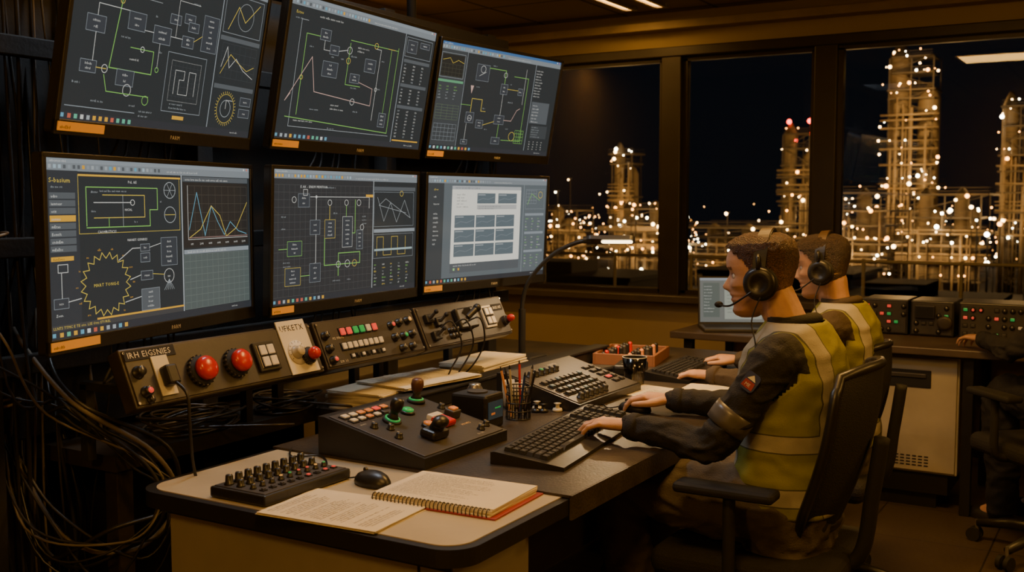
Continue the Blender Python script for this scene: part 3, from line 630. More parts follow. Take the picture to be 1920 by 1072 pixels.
b=B();b.box((0,0,.012),(.07,.05,.024),black,.008);b.tube([(0,0,.02),(.0,-.01,.045)],[.018,.018],black,14);b.sph((0,-.012,.046),.020,black,16,(1.3,1,.8));place(b.mesh('lever_handle'),'lever_handle',t,T@Tr(-.05,.075,0))
b=B();b.box((0,0,.009),(.055,.05,.018),red,.006);b.box((0,.03,.012),(.05,.022,.016),creamb,.004);place(b.mesh('guard_switch'),'guard_switch',t,T@Tr(.055,.12,0))
b=B();b.box((0,0,.012),(.04,.032,.024),dgrey,.004);b.box((0,0,.026),(.026,.02,.008),orangeb,.003);place(b.mesh('lit_switch'),'lit_switch',t,T@Tr(.125,.14,0))
for x,y in ((-.14,.20),(-.11,.17),(-.14,.12),(.16,.20),(.16,.05),(.12,.04)): put(pknob(.009,.014,black),'knob',t,T,x,y)
b=B();b.text('M1 HTS',.10,.085,.012,amberl,.0005);b.text('E3 SET',.08,.02,.010,white,.0005);b.text('BURT',-.16,.225,.009,white,.0005);b.obj('printed_legend',t,T)
t,T=wedge('keypad_console',-1.63,3.12,.46,.30,.024,.10,'black wedge keypad console with dim rows of keys and knobs')
for i in range(9):
    for j in range(4):
        m=(dgrey,dgrey,black,redl if (i*j)%7==3 else dgrey,mat('key_blue',(.05,.09,.12),.4))[(i+j*2)%5];put(pbtn(.022,.016,.006,m),'key',t,T,-.18+i*.030,.07+j*.03)
for i in range(6): put(pknob(.011,.018,black),'knob',t,T,-.17+i*.034,.03);put(pknob(.011,.018,black,greenl if i==2 else None),'knob',t,T,-.17+i*.034,.22)
for j in range(5): put(pbtn(.03,.015,.004,redl if j==1 else dgrey),'key',t,T,.15,.06+j*.03);put(pbtn(.02,.015,.004,dgrey),'key',t,T,.19,.06+j*.03)
b=B();b.text('FILECTA',.02,.255,.014,white,.0005);b.obj('printed_legend',t,T)
def keyboard(cx,cy,z,L,Dp,rz,lab,cols):
    t=thing('keyboard',Tr(cx,cy,z)@Rz(90+rz),lab,'keyboard')
    b=B();M=Matrix(((0,0,1,0),(1,0,0,0),(0,1,0,0),(0,0,0,1)))
    b.prism([(-Dp/2-.03,0),(Dp/2,0),(Dp/2,.030),(Dp/2-.01,.032),(-Dp/2+.02,.016),(-Dp/2-.03,.010)],-L/2,L/2,black,M)
    for sx in(-1,1): b.box((sx*L*.45,Dp*.3,.003),(.02,.02,.006),dgrey)
    b.obj('case',t)
    ph=math.atan2(.016,Dp-.03);T=Tr(0,-Dp/2+.02,.0165)@Matrix.Rotation(ph,4,'X')
    pitch=(L-.05)/cols
    def km(w):
        bb=B();h=.009;a=w/2-.0012;c=.5*(Dp-.045)/6-.0012
        vs=[(-a,-c,0),(a,-c,0),(a,c,0),(-a,c,0),(-a*.82,-c*.75,h),(a*.82,-c*.75,h),(a*.82,c*.85,h),(-a*.82,c*.85,h)]
        bb.add(vs,[(0,1,5,4),(1,2,6,5),(2,3,7,6),(3,0,4,7),(4,5,6,7)],blackm)
        bb.add([(-a*.3,-c*.2,h+.0002),(a*.1,-c*.2,h+.0002),(a*.1,c*.5,h+.0002),(-a*.3,c*.5,h+.0002)],[(0,1,2,3)],dgrey)
        return bb.mesh('key')
    k1=km(pitch);k2=km(pitch*2);k6=km(pitch*6)
    rp=(Dp-.045)/6
    for r in range(6):
        c=0
        while c<cols:
            w=1;me=k1
            if r==0 and c==4: w=6;me=k6
            elif r in(1,2) and c==0: w=2;me=k2
            elif r in (1,2,3) and c==13: w=2;me=k2
            if c==15 or c==19: c+=1;continue
            if c+w>cols: break
            place(me,'key',t,T@Tr(-L/2+.025+pitch*(c+w/2),rp*(r+.5)+.002,0));c+=w
    return t
keyboard(-1.335,2.55,TZ,.68,.165,7,'long black mechanical keyboard with wrist rest under the operator\'s hand',22)
keyboard(-1.50,3.78,TZ,.46,.15,3,'black keyboard used by the second operator',19)
t=thing('intercom_box',Tr(-1.645,2.565,TZ)@Rz(0),'small black box device with a glowing blue-white display','device')
b=B();b.box((0,0,.05),(.12,.10,.10),black,.008);b.cyl((0,0,.10),(0,0,.104),.03,dgrey);b.obj('case',t)
b=B();b.box((.061,.0,.055),(.003,.075,.05),mat('dim_display',(.02,.03,.04),.2,emit=.05,ecol=(.3,.42,.45)));b.obj('display',t)
b=B();b.box((.0625,.01,.06),(.001,.03,.004),greenl);b.box((.0625,-.015,.045),(.001,.02,.006),orangeb);b.obj('display_reading',t)
t=thing('pen_cup',Tr(-1.60,2.72,TZ),'black wire-mesh pen cup filled with pens','pen holder')
b=B()
for z in(.002,.025,.05,.075,.098): b.tube([(.036*math.cos(a),.036*math.sin(a),z) for a in [2*math.pi*j/24 for j in range(24)]],.0022,black,6,closed=True)
for j in range(24):
    a=2*math.pi*j/24;b.tube([(.036*math.cos(a),.036*math.sin(a),0),(.036*math.cos(a+.15),.036*math.sin(a+.15),.098)],.0014,black,5)
b.cyl((0,0,0),(0,0,.003),.036,black);b.obj('mesh_cup',t)
for k in range(7):
    a=k*.9;p=V(-1.60+.022*math.cos(a),2.72+.022*math.sin(a),TZ+.006);q=p+V(.03*math.cos(a+.4),.03*math.sin(a+.4),.13+.01*(k%3))
    b=B();m=(black,steel,red,black,orangeb,white,mat('blue_pen',(.03,.06,.2),.4))[k];b.cyl(p,q,.0038,m,n=8);b.cyl(q,q+(q-p).normalized()*.012,.0038,blackm,.0015,n=8)
    b.obj('pen',label='slim pen standing in the wire cup',cat='pen',group='pens in the cup')
t=thing('mug',Tr(-1.70,2.86,TZ),'small cream ceramic mug','mug')
B().lathe([(.028,0),(.034,.01),(.036,.085),(.033,.085),(.031,.012),(.001,.010)],cream).obj('cup_body',t)
b=B();b.tube([(.034+.022*math.sin(a),0,.045+.026*math.cos(a)) for a in [math.pi*j/10 for j in range(11)]],.0045,cream,8);b.obj('handle',t)
b=B();b.lathe([(.022,0),(.024,.006),(.024,.075),(.018,.085),(.018,.09),(.001,.09)],steel);b.obj('drink_can',T=(-1.76,2.73,TZ),label='small dull metal can behind the black box',cat='can')
GX,GY=-1.545,3.44
b=B();b.lathe([(.001,.001),(.032,0),(.044,.10),(.042,.10),(.031,.004),(.001,.004)],cupglass,caps=False);b.tube([(.043*math.cos(a),.043*math.sin(a),.10) for a in [2*math.pi*j/28 for j in range(28)]],.0014,white,5,closed=True);b.obj('drinking_glass',T=(GX,GY,TZ),label='clear plastic tumbler half filled on the desk',cat='glass')
b=B();b.lathe([(.0295,.0),(.0345,.050),(.001,.050)],mat('pale_drink',(.50,.44,.30),.15));b.obj('drink',T=(GX,GY,TZ+.0045),label='pale drink inside the tumbler',cat='drink')
for k,(x,y) in enumerate(((-1.62,2.87),(-1.58,2.84),(-1.55,2.875),(-1.60,2.83))):
    b=B();b.lathe([(.014,0),(.016,.004),(.014,.010),(.006,.012),(.006,.022),(.012,.026),(.001,.028)],(white,black,paper,black)[k],n=16);b.obj('spare_button_cap',T=(x,y,TZ),label='loose round switch cap lying on the desk mat',cat='switch cap',group='loose switch caps')
t=thing('parts_tray',Tr(-1.80,3.98,TZ)@Rz(12),'shallow reddish wooden tray for small parts','tray')
b=B();b.box((0,0,.004),(.24,.30,.008),wood);b.box((-.12,0,.022),(.012,.312,.045),wood,.002);b.box((.12,0,.022),(.012,.312,.045),wood,.002);b.box((0,.15,.022),(.24,.012,.045),wood,.002);b.box((0,-.15,.022),(.24,.012,.045),wood,.002);b.obj('tray_body',t)
for i in range(26):
    x=-.09+.036*(i%6);y=-.12+.055*(i//6)
    b=B();m=(black,dgrey,black,orangeb,black,dgrey,red)[i%7];b.cyl((0,0,0),(0,0,.03+.012*(i%3)),.011,m,.009,n=12);b.sph((0,0,.03+.012*(i%3)),.010,m,10)
    b.obj('fitting',T=Tr(-1.80,3.98,TZ+.008)@Rz(12)@Tr(x,y,0),label='small plug fitting standing in the tray',cat='fitting',group='fittings in the tray')
b=B();b.box((0,0,.022),(.11,.17,.04),black,.010);b.box((.01,0,.044),(.07,.12,.004),dgrey,.002);b.obj('desk_phone_cradle',T=Tr(-1.66,3.66,TZ)@Rz(15),label='low black box device beside the tray',cat='device')
b=B();b.box((0,0,.01),(.08,.16,.018),black,.006);b.box((0,.03,.02),(.06,.07,.002),dgrey);b.obj('handheld_device',T=Tr(-1.78,3.62,TZ)@Rz(-10),label='black handheld device lying on the desk mat',cat='device')
for k in range(3):
    b=B();b.add([(-.02,-.03,0),(.02,-.028,0),(.022,.03,.012),(-.018,.028,.004),(0,0,.03)],[(0,1,4),(1,2,4),(2,3,4),(3,0,4),(3,2,1,0)],paper);b.obj('crumpled_tissue',T=Tr(-1.88+.03*k,2.40+.04*k,TZ)@Rz(50*k),label='crumpled scrap of white paper by the console',cat='paper scrap',group='paper scraps')
t=thing('desk_lamp',Tr(-2.10,3.60,.765),'black gooseneck desk lamp with slim lit head','lamp')
b=B();b.box((0,0,.02),(.16,.14,.04),black,.01);b.obj('base',t)
pts=bez([(0,0,.04),(.0,0,.12),(.0,.005,.25),(.03,.015,.34),(.11,.04,.43),(.20,.065,.48),(.27,.08,.492)],10);b=B();b.tube(pts,.0085,black,10);b.cyl((0,0,.04),(0,0,.22),.014,black);b.obj('gooseneck',t)
Th=Tr(.26,.08,.492)@Rz(20)@Rx(-30)
b=B();b.prism(rrect(-.02,-.022,.17,.022,.02,6),-.006,.010,black);b.cyl((-.03,0,0),(.0,0,.002),.014,black);lh_=b.obj('lamp_head',t,Th)
b=B();b.prism(rrect(.04,-.012,.160,.010,.010,6),-.009,-.0062,mat('led_strip',(1,.85,.6),.4,emit=7,ecol=(1,.75,.40)));b.obj('led_panel',lh_)
L=area((.34,.09,.470),.13,.03,4,(1,.66,.33));L.parent=t
def coil(cx,cy,z,r,n,lab):
    pts=[]
    for i in range(n*22):
        a=2*math.pi*i/22;rr=r*(1+.18*math.sin(i*.13)+.05*math.sin(i*.7));pts.append((cx+rr*.8*math.cos(a)+.015*math.sin(i*.05),cy+rr*1.2*math.sin(a),z+.006+.045*(.5+.5*math.sin(i*.11+a*.5))*min(1,i/40)))
    pts+= [(cx+.2,cy+.1,z+.01),(cx+.24,cy+.16,z+.006)]
    b=B();b.tube(pts,.0038,mat('cable_black_gloss',(.045,.038,.028),.28),6);b.obj('cable_coil',label=lab,cat='cable')
coil(-2.31,2.10,.765,.115,9,'loosely coiled black cable on the bench edge')
coil(-2.27,2.44,.765,.085,8,'round coil of thin black cable on the bench')
for k in range(28):
    r=random.random;m=(black,cabg,black,blackm,blackm)[k%5];x0=-2.42+.18*r();y0=1.42+.28*r()
    if k<9:
        pts=[(x0-.1,y0+.05,1.5*r()+1.0),(x0,y0+.02,1.0+.1*r()),(-2.3+.08*r(),1.60+.12*r(),.86+.06*r()),(-2.16+.07*r(),1.74+.10*r(),.74+.05*r()),(-2.12+.05*r(),1.78+.1*r(),.62+.05*r()),(-2.2+.1*r(),1.68+.1*r(),.45+.15*r()),(-2.38+.06*r(),1.60+.1*r(),.5+.15*r()),(-2.5,1.6+.1*r(),.8+.1*r())]
    else:
        x0=-2.60+.16*r();y0=1.62+.3*r()
        pts=[(x0,y0,2.50),(x0+.03*r(),y0+.03*r(),1.9),(x0+.05*r(),y0+.05*r(),1.4),(x0+.10*r(),y0-.05*r(),.95),(x0+.16*r(),y0-.06*r(),.55),(x0+.1*r(),y0,.25),(x0,y0+.1*r(),.02)]
    b=B();b.tube(bez(pts,8),random.choice((.0032,.0045,.006)),m,7);b.obj('hanging_cable',label='loose hanging cable below the monitors',cat='cable',group='hanging cables')
for (y,z) in ((1.60,1.32),(1.62,.90)):
    b=B();b.tube([(-2.44+.03*math.cos(a),y+.035*math.sin(a),z+.006*math.sin(a)) for a in [2*math.pi*j/16 for j in range(16)]],.004,mat('cable_tie',(.30,.22,.13),.6),6,closed=True);b.obj('cable_tie',label='pale strap wrapped round a bundle of cables',cat='cable tie',group='cable ties')
# ------------------------------------------------------------------ office chairs
mesh_m=mat('chair_mesh',(.014,.012,.010),.85,bump=.4,bscale=300)
def chair(x,y,rz,hz,lab,bx=-.175,hwb=.205,hb=.43,tilt=.085):
    t=thing('office_chair',Tr(x,y,0)@Rz(rz),lab,'chair','office chairs')
    b=B();b.box((.02,0,hz-.045),(.48,.48,.08),mesh_m,.035,seg=4);b.obj('seat',t)
    N=16;b=B();vs=[];fs=[]
    for i in range(N+1):
        v=i/N;z=hz+.06+v*hb;hw=hwb*(.86+.14*math.sin(v*2.6))*(1-.42*max(0,v-.8)**2*20*.5)*(1-.3*max(0,.15-v)*4) ;x0=bx+.030*math.sin(v*3.1)*0-.025*math.sin((v-.1)*3.1)-tilt*v
        for j in range(9):
            u=(j-4)/4;vs.append((x0+.06*u*u,u*hw,z-.02*abs(u)**3*(v>.9)))
    for i in range(N):
        for j in range(8):
            a=i*9+j;fs.append((a,a+1,a+10,a+9))
    b.add(vs,fs,mesh_m,True);b.add([Vector(v)-V(.012,0,0) for v in vs],[f[::-1] for f in fs],mesh_m,True);b.obj('backrest',t)
    edge=[vs[i*9] for i in range(N+1)]+[vs[N*9+j] for j in range(1,9)]+[vs[i*9+8] for i in range(N-1,-1,-1)]+[vs[j] for j in range(7,0,-1)]
    b=B();b.tube([Vector(v)-V(.006,0,0) for v in edge],.013,black,8,closed=True);b.tube(bez([(-.13,0,hz-.08),(bx-.06,0,hz-.02),(bx-.09,0,hz+.15),(bx-.11,0,hz+.3)],6),[.02]*19,blackm,10);b.obj('back_frame',t)
    for s in (-1,1):
        b=B();b.box((.03,s*.285,hz+.185),(.26,.075,.028),blackm,.012,seg=3);b.tube(bez([(.02,s*.2,hz-.07),(.02,s*.275,hz-.05),(.02,s*.285,hz+.05),(.02,s*.285,hz+.175)],5),.016,blackm,8);b.obj('armrest',t)
    b=B();b.cyl((0,0,.09),(0,0,.28),.03,black);b.cyl((0,0,.28),(0,0,hz-.085),.018,steel);b.box((0,0,hz-.1),(.2,.16,.04),black,.01);b.obj('gas_column',t)
    for k in range(5):
        T=Rz(36+72*k);b=B();b.tube([(.02,0,.11),(.16,0,.10),(.31,0,.075)],[.028,.022,.016],black,10,T=T);lg=b.obj('base_leg',t)
        b=B();b.cyl((.31,0,.04),(.31,0,.09),.008,steel,T=T,n=8)
        for s in(-1,1): b.cyl((.32,s*.008,.028),(.32,s*.026,.028),.028,blackm,T=T,n=16)
        b.obj('castor',lg)
    return t
chair(-.85,2.80,180,.50,'black mesh-back office chair holding the operator in dark shirt')
chair(-1.00,3.84,180,.47,'black mesh-back office chair holding the operator in brown shirt',hwb=.165,hb=.38,tilt=.05)
chair(-.26,4.66,132,.47,'black office chair on castors at the window desk')
# ------------------------------------------------------------------ people
PROF=[(-.118,.066,.02,.016),(-.110,.083,.006,.028),(-.098,.090,-.02,.039),(-.084,.085,-.05,.046),(-.073,.088,-.062,.050),(-.066,.0935,-.066,.052),(-.059,.0865,-.069,.054),(-.052,.095,-.071,.056),(-.044,.090,-.074,.058),(-.03,.090,-.078,.062),(-.012,.089,-.084,.066),(.003,.087,-.089,.068),(.015,.091,-.093,.070),(.026,.0985,-.096,.071),(.045,.099,-.098,.0725),(.065,.093,-.095,.071),(.083,.079,-.084,.063),(.096,.058,-.066,.049),(.105,.034,-.042,.031),(.110,.008,-.012,.009)]
PZ=[p[0] for p in PROF]
def hsurf(z,a,off=0):
    f=np.interp(z,PZ,[p[1] for p in PROF])+off;bk=np.interp(z,PZ,[p[2] for p in PROF])-off;w=np.interp(z,PZ,[p[3] for p in PROF])+off
    cx=(f*.35+bk*.65) if z<-.03 else 0
    c=math.cos(a);s_=math.sin(a)
    x=cx+(f-cx)*abs(c)**.88 if c>0 else cx+(bk-cx)*abs(c)**.9
    y=w*abs(s_)**.9*(1 if s_>0 else -1)
    if off==0:
        nb=np.interp(z,[-.05,-.043,-.036,-.028,-.014,.0,.014,.022],[0,.010,.025,.028,.018,.009,.003,0]);wy=np.interp(z,[-.04,-.02,.02],[.0135,.009,.0075])
        if c>0: x+=nb*math.exp(-(y/wy)**2)
        if c>0:
            x-=.010*math.exp(-((abs(y)-.031)/.014)**2-((z-.001)/.010)**2);x+=.005*math.exp(-((abs(y)-.044)/.014)**2-((z+.024)/.012)**2)
            x-=.004*math.exp(-((abs(y)-.040)/.012)**2-((z+.050)/.014)**2)
    return x,y
def head_vol(b,H,m):
    rings=[]
    for i in range(80):
        z=-.118+.228*i/79;rings.append([H@Vector((*hsurf(z,2*math.pi*j/90),z)) for j in range(90)])
    b.ringtube(rings,m)
    for s in(-1,1):
        b.sph((0,0,0),.030,m,14,(.62,.22,1.0),T=H@Tr(-.008,s*.072,-.012)@Rz(-s*20))
def limb(b,pts,rs,m,T=None):
    P=[Vector(p) for p in pts];pp=bez(P,6);ri=[]
    for i in range(len(pp)):
        q=i/6;ri.append(float(np.interp(q,range(len(rs)),rs)))
    b.tube(pp,ri,m,16,T=T)
    b.sph(pp[0],ri[0],m,14);b.sph(pp[-1],ri[-1],m,14)
def torso(b,m,rows,off=0,n=40):
    rings=[[Vector((cx+(dx+off)*math.copysign(abs(math.cos(q))**.85,math.cos(q)),(wy+off)*math.copysign(abs(math.sin(q))**.85,math.sin(q)),z)) for q in [2*math.pi*j/n for j in range(n)]] for z,cx,dx,wy in rows]
    b.ringtube(rings,m)
def hand(b,W,d,up,s,m,curl=1.0):
    W=Vector(W);d=Vector(d).normalized();up=Vector(up);up=(up-d*up.dot(d)).normalized();s=Vector(s);s=(s-d*s.dot(d)-up*s.dot(up)).normalized()
    rings=[]
    for t_,w,th in ((-.01,.024,.018),(.02,.029,.017),(.05,.037,.016),(.08,.040,.0135),(.092,.035,.009)):
        rings.append([W+d*t_+s*w*math.cos(a)+up*th*math.sin(a) for a in [2*math.pi*j/20 for j in range(20)]])
    b.ringtube(rings,m)
    for i,(L,k) in enumerate(((.076,.0),(.084,.004),(.078,.001),(.060,-.008))):
        p=W+d*(.080+k)+s*(.0335-.0225*i)+up*.001;f=(d+s*(.20-.14*i)).normalized();A=4;pts=[p];rr=[.0092]
        for l,da,r_ in ((.48,16,.0086),(.30,28,.0076),(.22,22,.0062)):
            A+=da*curl;p=p+(f*math.cos(R(A))-up*math.sin(R(A)))*L*l;pts.append(p);rr.append(r_)
        if i==3: rr=[r*.88 for r in rr]
        bp=[];br=[]
        for a in range(3):
            for q in range(4): bp.append(pts[a].lerp(pts[a+1],q/4));br.append(rr[a]+(rr[a+1]-rr[a])*q/4+(.0010 if q==0 and a else 0))
        bp.append(pts[-1]);br.append(rr[-1]);b.tube(bp,br,m,12);b.sph(pts[-1],rr[-1],m,10);b.sph(pts[0],rr[0]*1.12,m,10)
    p=W+d*.02+s*.020-up*.002;pts=[p,p+d*.028+s*.026-up*.008,p+d*.056+s*.040-up*.012,p+d*.080+s*.042-up*.016]
    b.tube(bez(pts,5),[.015-.0075*i/15 for i in range(16)],m,12);b.sph(pts[-1],.0078,m,10)
def remesh(b,vox,sm,name,fn=None):
    me=b.mesh('tmp');o=bpy.data.objects.new('tmp',me);COL.objects.link(o)
    r=o.modifiers.new('r','REMESH');r.mode='VOXEL';r.voxel_size=vox;r.use_smooth_shade=True
    if sm: s=o.modifiers.new('s','SMOOTH');s.factor=.5;s.iterations=sm
    dg=bpy.context.evaluated_depsgraph_get();m2=bpy.data.meshes.new_from_object(o.evaluated_get(dg));m2.name=name
    bpy.data.objects.remove(o);bpy.data.meshes.remove(me)
    m2.polygons.foreach_set('use_smooth',[True]*len(m2.polygons))
    if fn:
        N=len(m2.vertices);co_=np.empty(N*3);m2.vertices.foreach_get('co',co_);no=np.empty(N*3);m2.vertices.foreach_get('normal',no);co_=co_.reshape(-1,3);no=no.reshape(-1,3)
        d=np.array([fn(Vector(c)) for c in co_]);co_=co_+no*d[:,None];m2.vertices.foreach_set('co',co_.ravel())
    m2.update();return m2
TR=[(.50,0,.10,.15),(.56,0,.118,.168),(.64,0,.118,.165),(.74,.0,.108,.152),(.84,0,.110,.156),(.92,.0,.114,.166),(.99,-.003,.106,.168),(1.03,-.006,.088,.146),(1.06,-.008,.069,.108),(1.085,-.002,.056,.066)]
skinm=mat('skin',(.52,.29,.18),.48,attr=True,var=.08,scale=40,bump=.08,bscale=260)
shirtm=mat('work_shirt_dark',(.017,.015,.013),.85,bump=.25,bscale=250)
shirt2=mat('work_shirt_brown',(.055,.037,.021),.85,bump=.25,bscale=250)
trous=mat('work_trousers',(.085,.066,.045),.85,bump=.25,bscale=220)
trousd=mat('dark_trousers',(.009,.008,.007),.85,bump=.25,bscale=220)
hairm=mat('hair_auburn',(.075,.034,.014),.5,var=.6,scale=180,bump=.9,bscale=380,attr=True)
hairb=mat('hair_brown',(.045,.025,.013),.5,var=.6,scale=180,bump=.9,bscale=380,attr=True)
reflm=mat('reflective_tape',(.10,.09,.075),.35,var=.05)
def vestm(nt,n,l,p):
    tc=n.new('ShaderNodeTexCoord');sp=n.new('ShaderNodeSeparateXYZ');l.new(tc.outputs['Object'],sp.inputs[0])
    ay=n.new('ShaderNodeMath');ay.operation='ABSOLUTE';l.new(sp.outputs['Y'],ay.inputs[0])
    def band(sock,c,w):
        a=n.new('ShaderNodeMath');a.operation='SUBTRACT';a.inputs[1].default_value=c;l.new(sock,a.inputs[0])
        q=n.new('ShaderNodeMath');q.operation='ABSOLUTE';l.new(a.outputs[0],q.inputs[0])
        r=n.new('ShaderNodeMath');r.operation='LESS_THAN';r.inputs[1].default_value=w;l.new(q.outputs[0],r.inputs[0]);return r.outputs[0]
    def mx2(a,b_):
        m=n.new('ShaderNodeMath');m.operation='MAXIMUM';l.new(a,m.inputs[0]);l.new(b_,m.inputs[1]);return m.outputs[0]
    def bands(w): return mx2(mx2(band(ay.outputs[0],.098,w),band(sp.outputs['Z'],.655,w)),band(sp.outputs['Z'],.79,w))
    silver=bands(.021);edge=bands(.0245)
    m0=n.new('ShaderNodeMixRGB');m0.inputs['Color1'].default_value=(.215,.205,.022,1);m0.inputs['Color2'].default_value=(.07,.065,.02,1);l.new(edge,m0.inputs['Fac'])
    mx=n.new('ShaderNodeMixRGB');l.new(m0.outputs['Color'],mx.inputs['Color1']);mx.inputs['Color2'].default_value=(.33,.30,.22,1)
    l.new(silver,mx.inputs['Fac']);l.new(mx.outputs['Color'],p.inputs['Base Color']);p.inputs['Roughness'].default_value=.6
    nz=n.new('ShaderNodeTexNoise');nz.inputs['Scale'].default_value=300;l.new(tc.outputs['Object'],nz.inputs['Vector']);bp=n.new('ShaderNodeBump');bp.inputs['Strength'].default_value=.2;bp.inputs['Distance'].default_value=.005
    l.new(nz.outputs['Fac'],bp.inputs['Height']);l.new(bp.outputs['Normal'],p.inputs['Normal'])
vest_mat=tex_mat('hi_vis_vest',vestm)
def fold(c,a=.006,s=16):
    return a*noise.noise(Vector((c.x*s,c.y*s,c.z*s*1.3)))+a*.6*noise.noise(Vector((c.x*s*2.2+5,c.y*s*2.2,c.z*s*3)))
def crease(c,a,s):
    return a*(1-min(1,abs(noise.noise(Vector((c.x*s,c.y*s*.7,c.z*s*1.6))))*4))
def person(M,J,shirt,hm,label,vox=.0042,vest=True,hyaw=0,hpitch=0,hlab='short auburn hair with faded sides',trm=None):
    t=thing('person',M,label,'person');trm=trm or trous
    m=skinm;b=B()
    H=Tr(*J['head'])@Rz(hyaw)@Ry(hpitch)@Matrix.Scale(.965,4)
    torso(b,m,TR,-.008)
    limb(b,[(-.008,0,1.03),(.02,0,1.09),(J['head'][0]-.03,0,J['head'][2]-.05)],[.056,.053,.053],m)
    head_vol(b,H,m)
    for k in ('L','R'):
        sg=1 if k=='L' else -1
        limb(b,[(-.01,sg*.12,1.0),J['sh'+k],J['el'+k],Vector(J['el'+k]).lerp(Vector(J['wr'+k]),.5),J['wr'+k]],[.046,.043,.034,.030,.024],m)
        W=Vector(J['wr'+k]);d=Vector(J['dir'+k]);hand(b,W,d,(0,0,1),(0,-sg,0),m,J.get('curl',1))
        limb(b,[(0,sg*.085,.60),(.22,sg*.11,.60),J['kn'+k],((J['kn'+k][0]+J['an'+k][0])/2,J['an'+k][1],.36),J['an'+k]],[.090,.076,.056,.050,.040],m)
        limb(b,[J['an'+k],(J['an'+k][0]+.13,J['an'+k][1],.05)],[.040,.033],m)
    me=remesh(b,vox,2,'body')
    Hi=np.array(H.inverted());N=len(me.vertices);c_=np.empty(N*3);me.vertices.foreach_get('co',c_);q=c_.reshape(-1,3)@Hi[:3,:3].T+Hi[:3,3]
    X,Y,Z=q[:,0],q[:,1],q[:,2];AY=abs(Y);ins=(abs(Z)<.13)&(AY<.1)&(abs(X)<.14)
    C=np.ones((N,4))
    def pc(mask,col): C[mask&ins,:3]=col
    pc((Z<-.035)&(X>-.02),(.80,.76,.74));pc((X>.06)&(abs(Z-.001)<.007)&(AY>.018)&(AY<.046),(.6,.5,.48))
    pc((X>.066)&(abs(Z-.0225)<.0045)&(AY>.012)&(AY<.05),(.30,.22,.17));pc((X>.078)&(abs(Z+.0595)<.0105)&(AY<.025),(.76,.50,.48));pc((X>.078)&(abs(Z+.0595)<.0022)&(AY<.025),(.4,.25,.22))
    ca=me.color_attributes.new('Col','FLOAT_COLOR','POINT')
    ca.data.foreach_set('color',C.ravel());me.materials.clear();me.materials.append(m)
    place(me,'body',t)
    for s in(-1,1):
        b=B();b.sph((0,0,0),.0118,mat('eye_white',(.6,.55,.5),.2,var=.02),14);b.sph((.0065,0,0),.0062,mat('iris',(.06,.08,.08),.15),10);b.obj('eye',t,H@Tr(.0655,s*.031,.001))
    b=B();vs=[];fs=[];nz_,na=64,140;hc=[]
    for i in range(nz_):
        z=-.065+.175*i/(nz_-1)
        for j in range(na):
            a=2*math.pi*j/na;x0,y0=hsurf(z,a,.0001);off=float(np.interp(z,[-.065,-.03,.02,.05,.075,.10],[.0008,.0012,.002,.0035,.007,.009]))+.005*max(0,x0/.1)*(z>.06)
            x,y=hsurf(z,a,off);nn=noise.noise(Vector((x*110,y*110,z*70)));n3=noise.noise(Vector((x*35+9,y*140,z*40)))
            k=1+(off*.35*nn)/.09
            vs.append(H@Vector((x*k,y*k,z+(off*.9+.004*n3)*(max(0,min(1,(z-.05)/.03))))))
            g=float(np.interp(z,[-.065,.0,.045],[2.6,1.9,1.0]));hc.append((g,g*1.05,g*1.15,1))
    def ok(z,a):
        x,y=hsurf(z,a,.002);h=float(np.interp(x,[-.1,-.04,-.028,.0,.012,.020,.035,.055,.075,.1],[-.062,-.055,-.008,-.018,-.022,.018,.045,.060,.075,.084]));return z>h+.003*math.sin(a*37)
    for i in range(nz_-1):
        z=-.065+.175*(i+.5)/(nz_-1)
        for j in range(na):
            if ok(z,2*math.pi*(j+.5)/na): fs.append((i*na+j,i*na+(j+1)%na,(i+1)*na+(j+1)%na,(i+1)*na+j))
    fs.append(tuple((nz_-1)*na+j for j in range(na)))
    b.add(vs,fs,hm,True);ho=b.obj('hair',t,label=hlab)
    ca=ho.data.color_attributes.new('Col','FLOAT_COLOR','POINT');ca.data.foreach_set('color',np.array(hc).ravel())
    b=B();torso(b,shirt,[r for r in TR if r[0]<1.07]+[(1.085,-.002,.056,.062),(1.10,.004,.054,.058)],.008)
    for k in('L','R'):
        sg=1 if k=='L' else -1;w=Vector(J['wr'+k]);e=Vector(J['el'+k]);w2=e.lerp(w,.96)
        limb(b,[(-.01,sg*.11,1.0),J['sh'+k],Vector(J['sh'+k]).lerp(e,.5)+V(-.005,0,0),e,e.lerp(w,.5),w2],[.064,.059,.051,.046,.040,.034],shirt)
    els=[Vector(J['elL']),Vector(J['elR'])]
    def ff(c):
        e=min((c-q).length for q in els);g=.8+1.2*math.exp(-(e/.09)**2);return (fold(c,.0035,17)+crease(c,.0055,13)-.0015)*g
    me=remesh(b,.005,2,'shirt',ff);me.materials.clear();me.materials.append(shirt);place(me,'shirt',t)
    for k in('L','R'):
        w=Vector(J['wr'+k]);e=Vector(J['el'+k]);b=B();b.tube([e.lerp(w,.86),e.lerp(w,.90),e.lerp(w,.97),e.lerp(w,.985)],[.037,.0385,.037,.033],shirt,20);b.obj('cuff',t)
        if vest:
            s0=Vector(J['sh'+k]);b=B();rr=[(.60,.0555),(.66,.0565),(.72,.0560),(.79,.0545)];b.tube([s0.lerp(e,a)+V(-.003,0,0) for a,_ in rr],[r for _,r in rr],reflm,24);b.obj('reflective_sleeve_band',t)
    b=B();b.tube([(.0+.058*math.cos(a),.060*math.sin(a),1.088+.012*math.cos(a)*-1) for a in [2*math.pi*j/24 for j in range(24)]],.013,shirt,8,closed=True,flat=1.4);b.obj('collar',t)
    b=B();torso(b,trm,[(.47,0,.11,.16)]+TR[:3],.012)
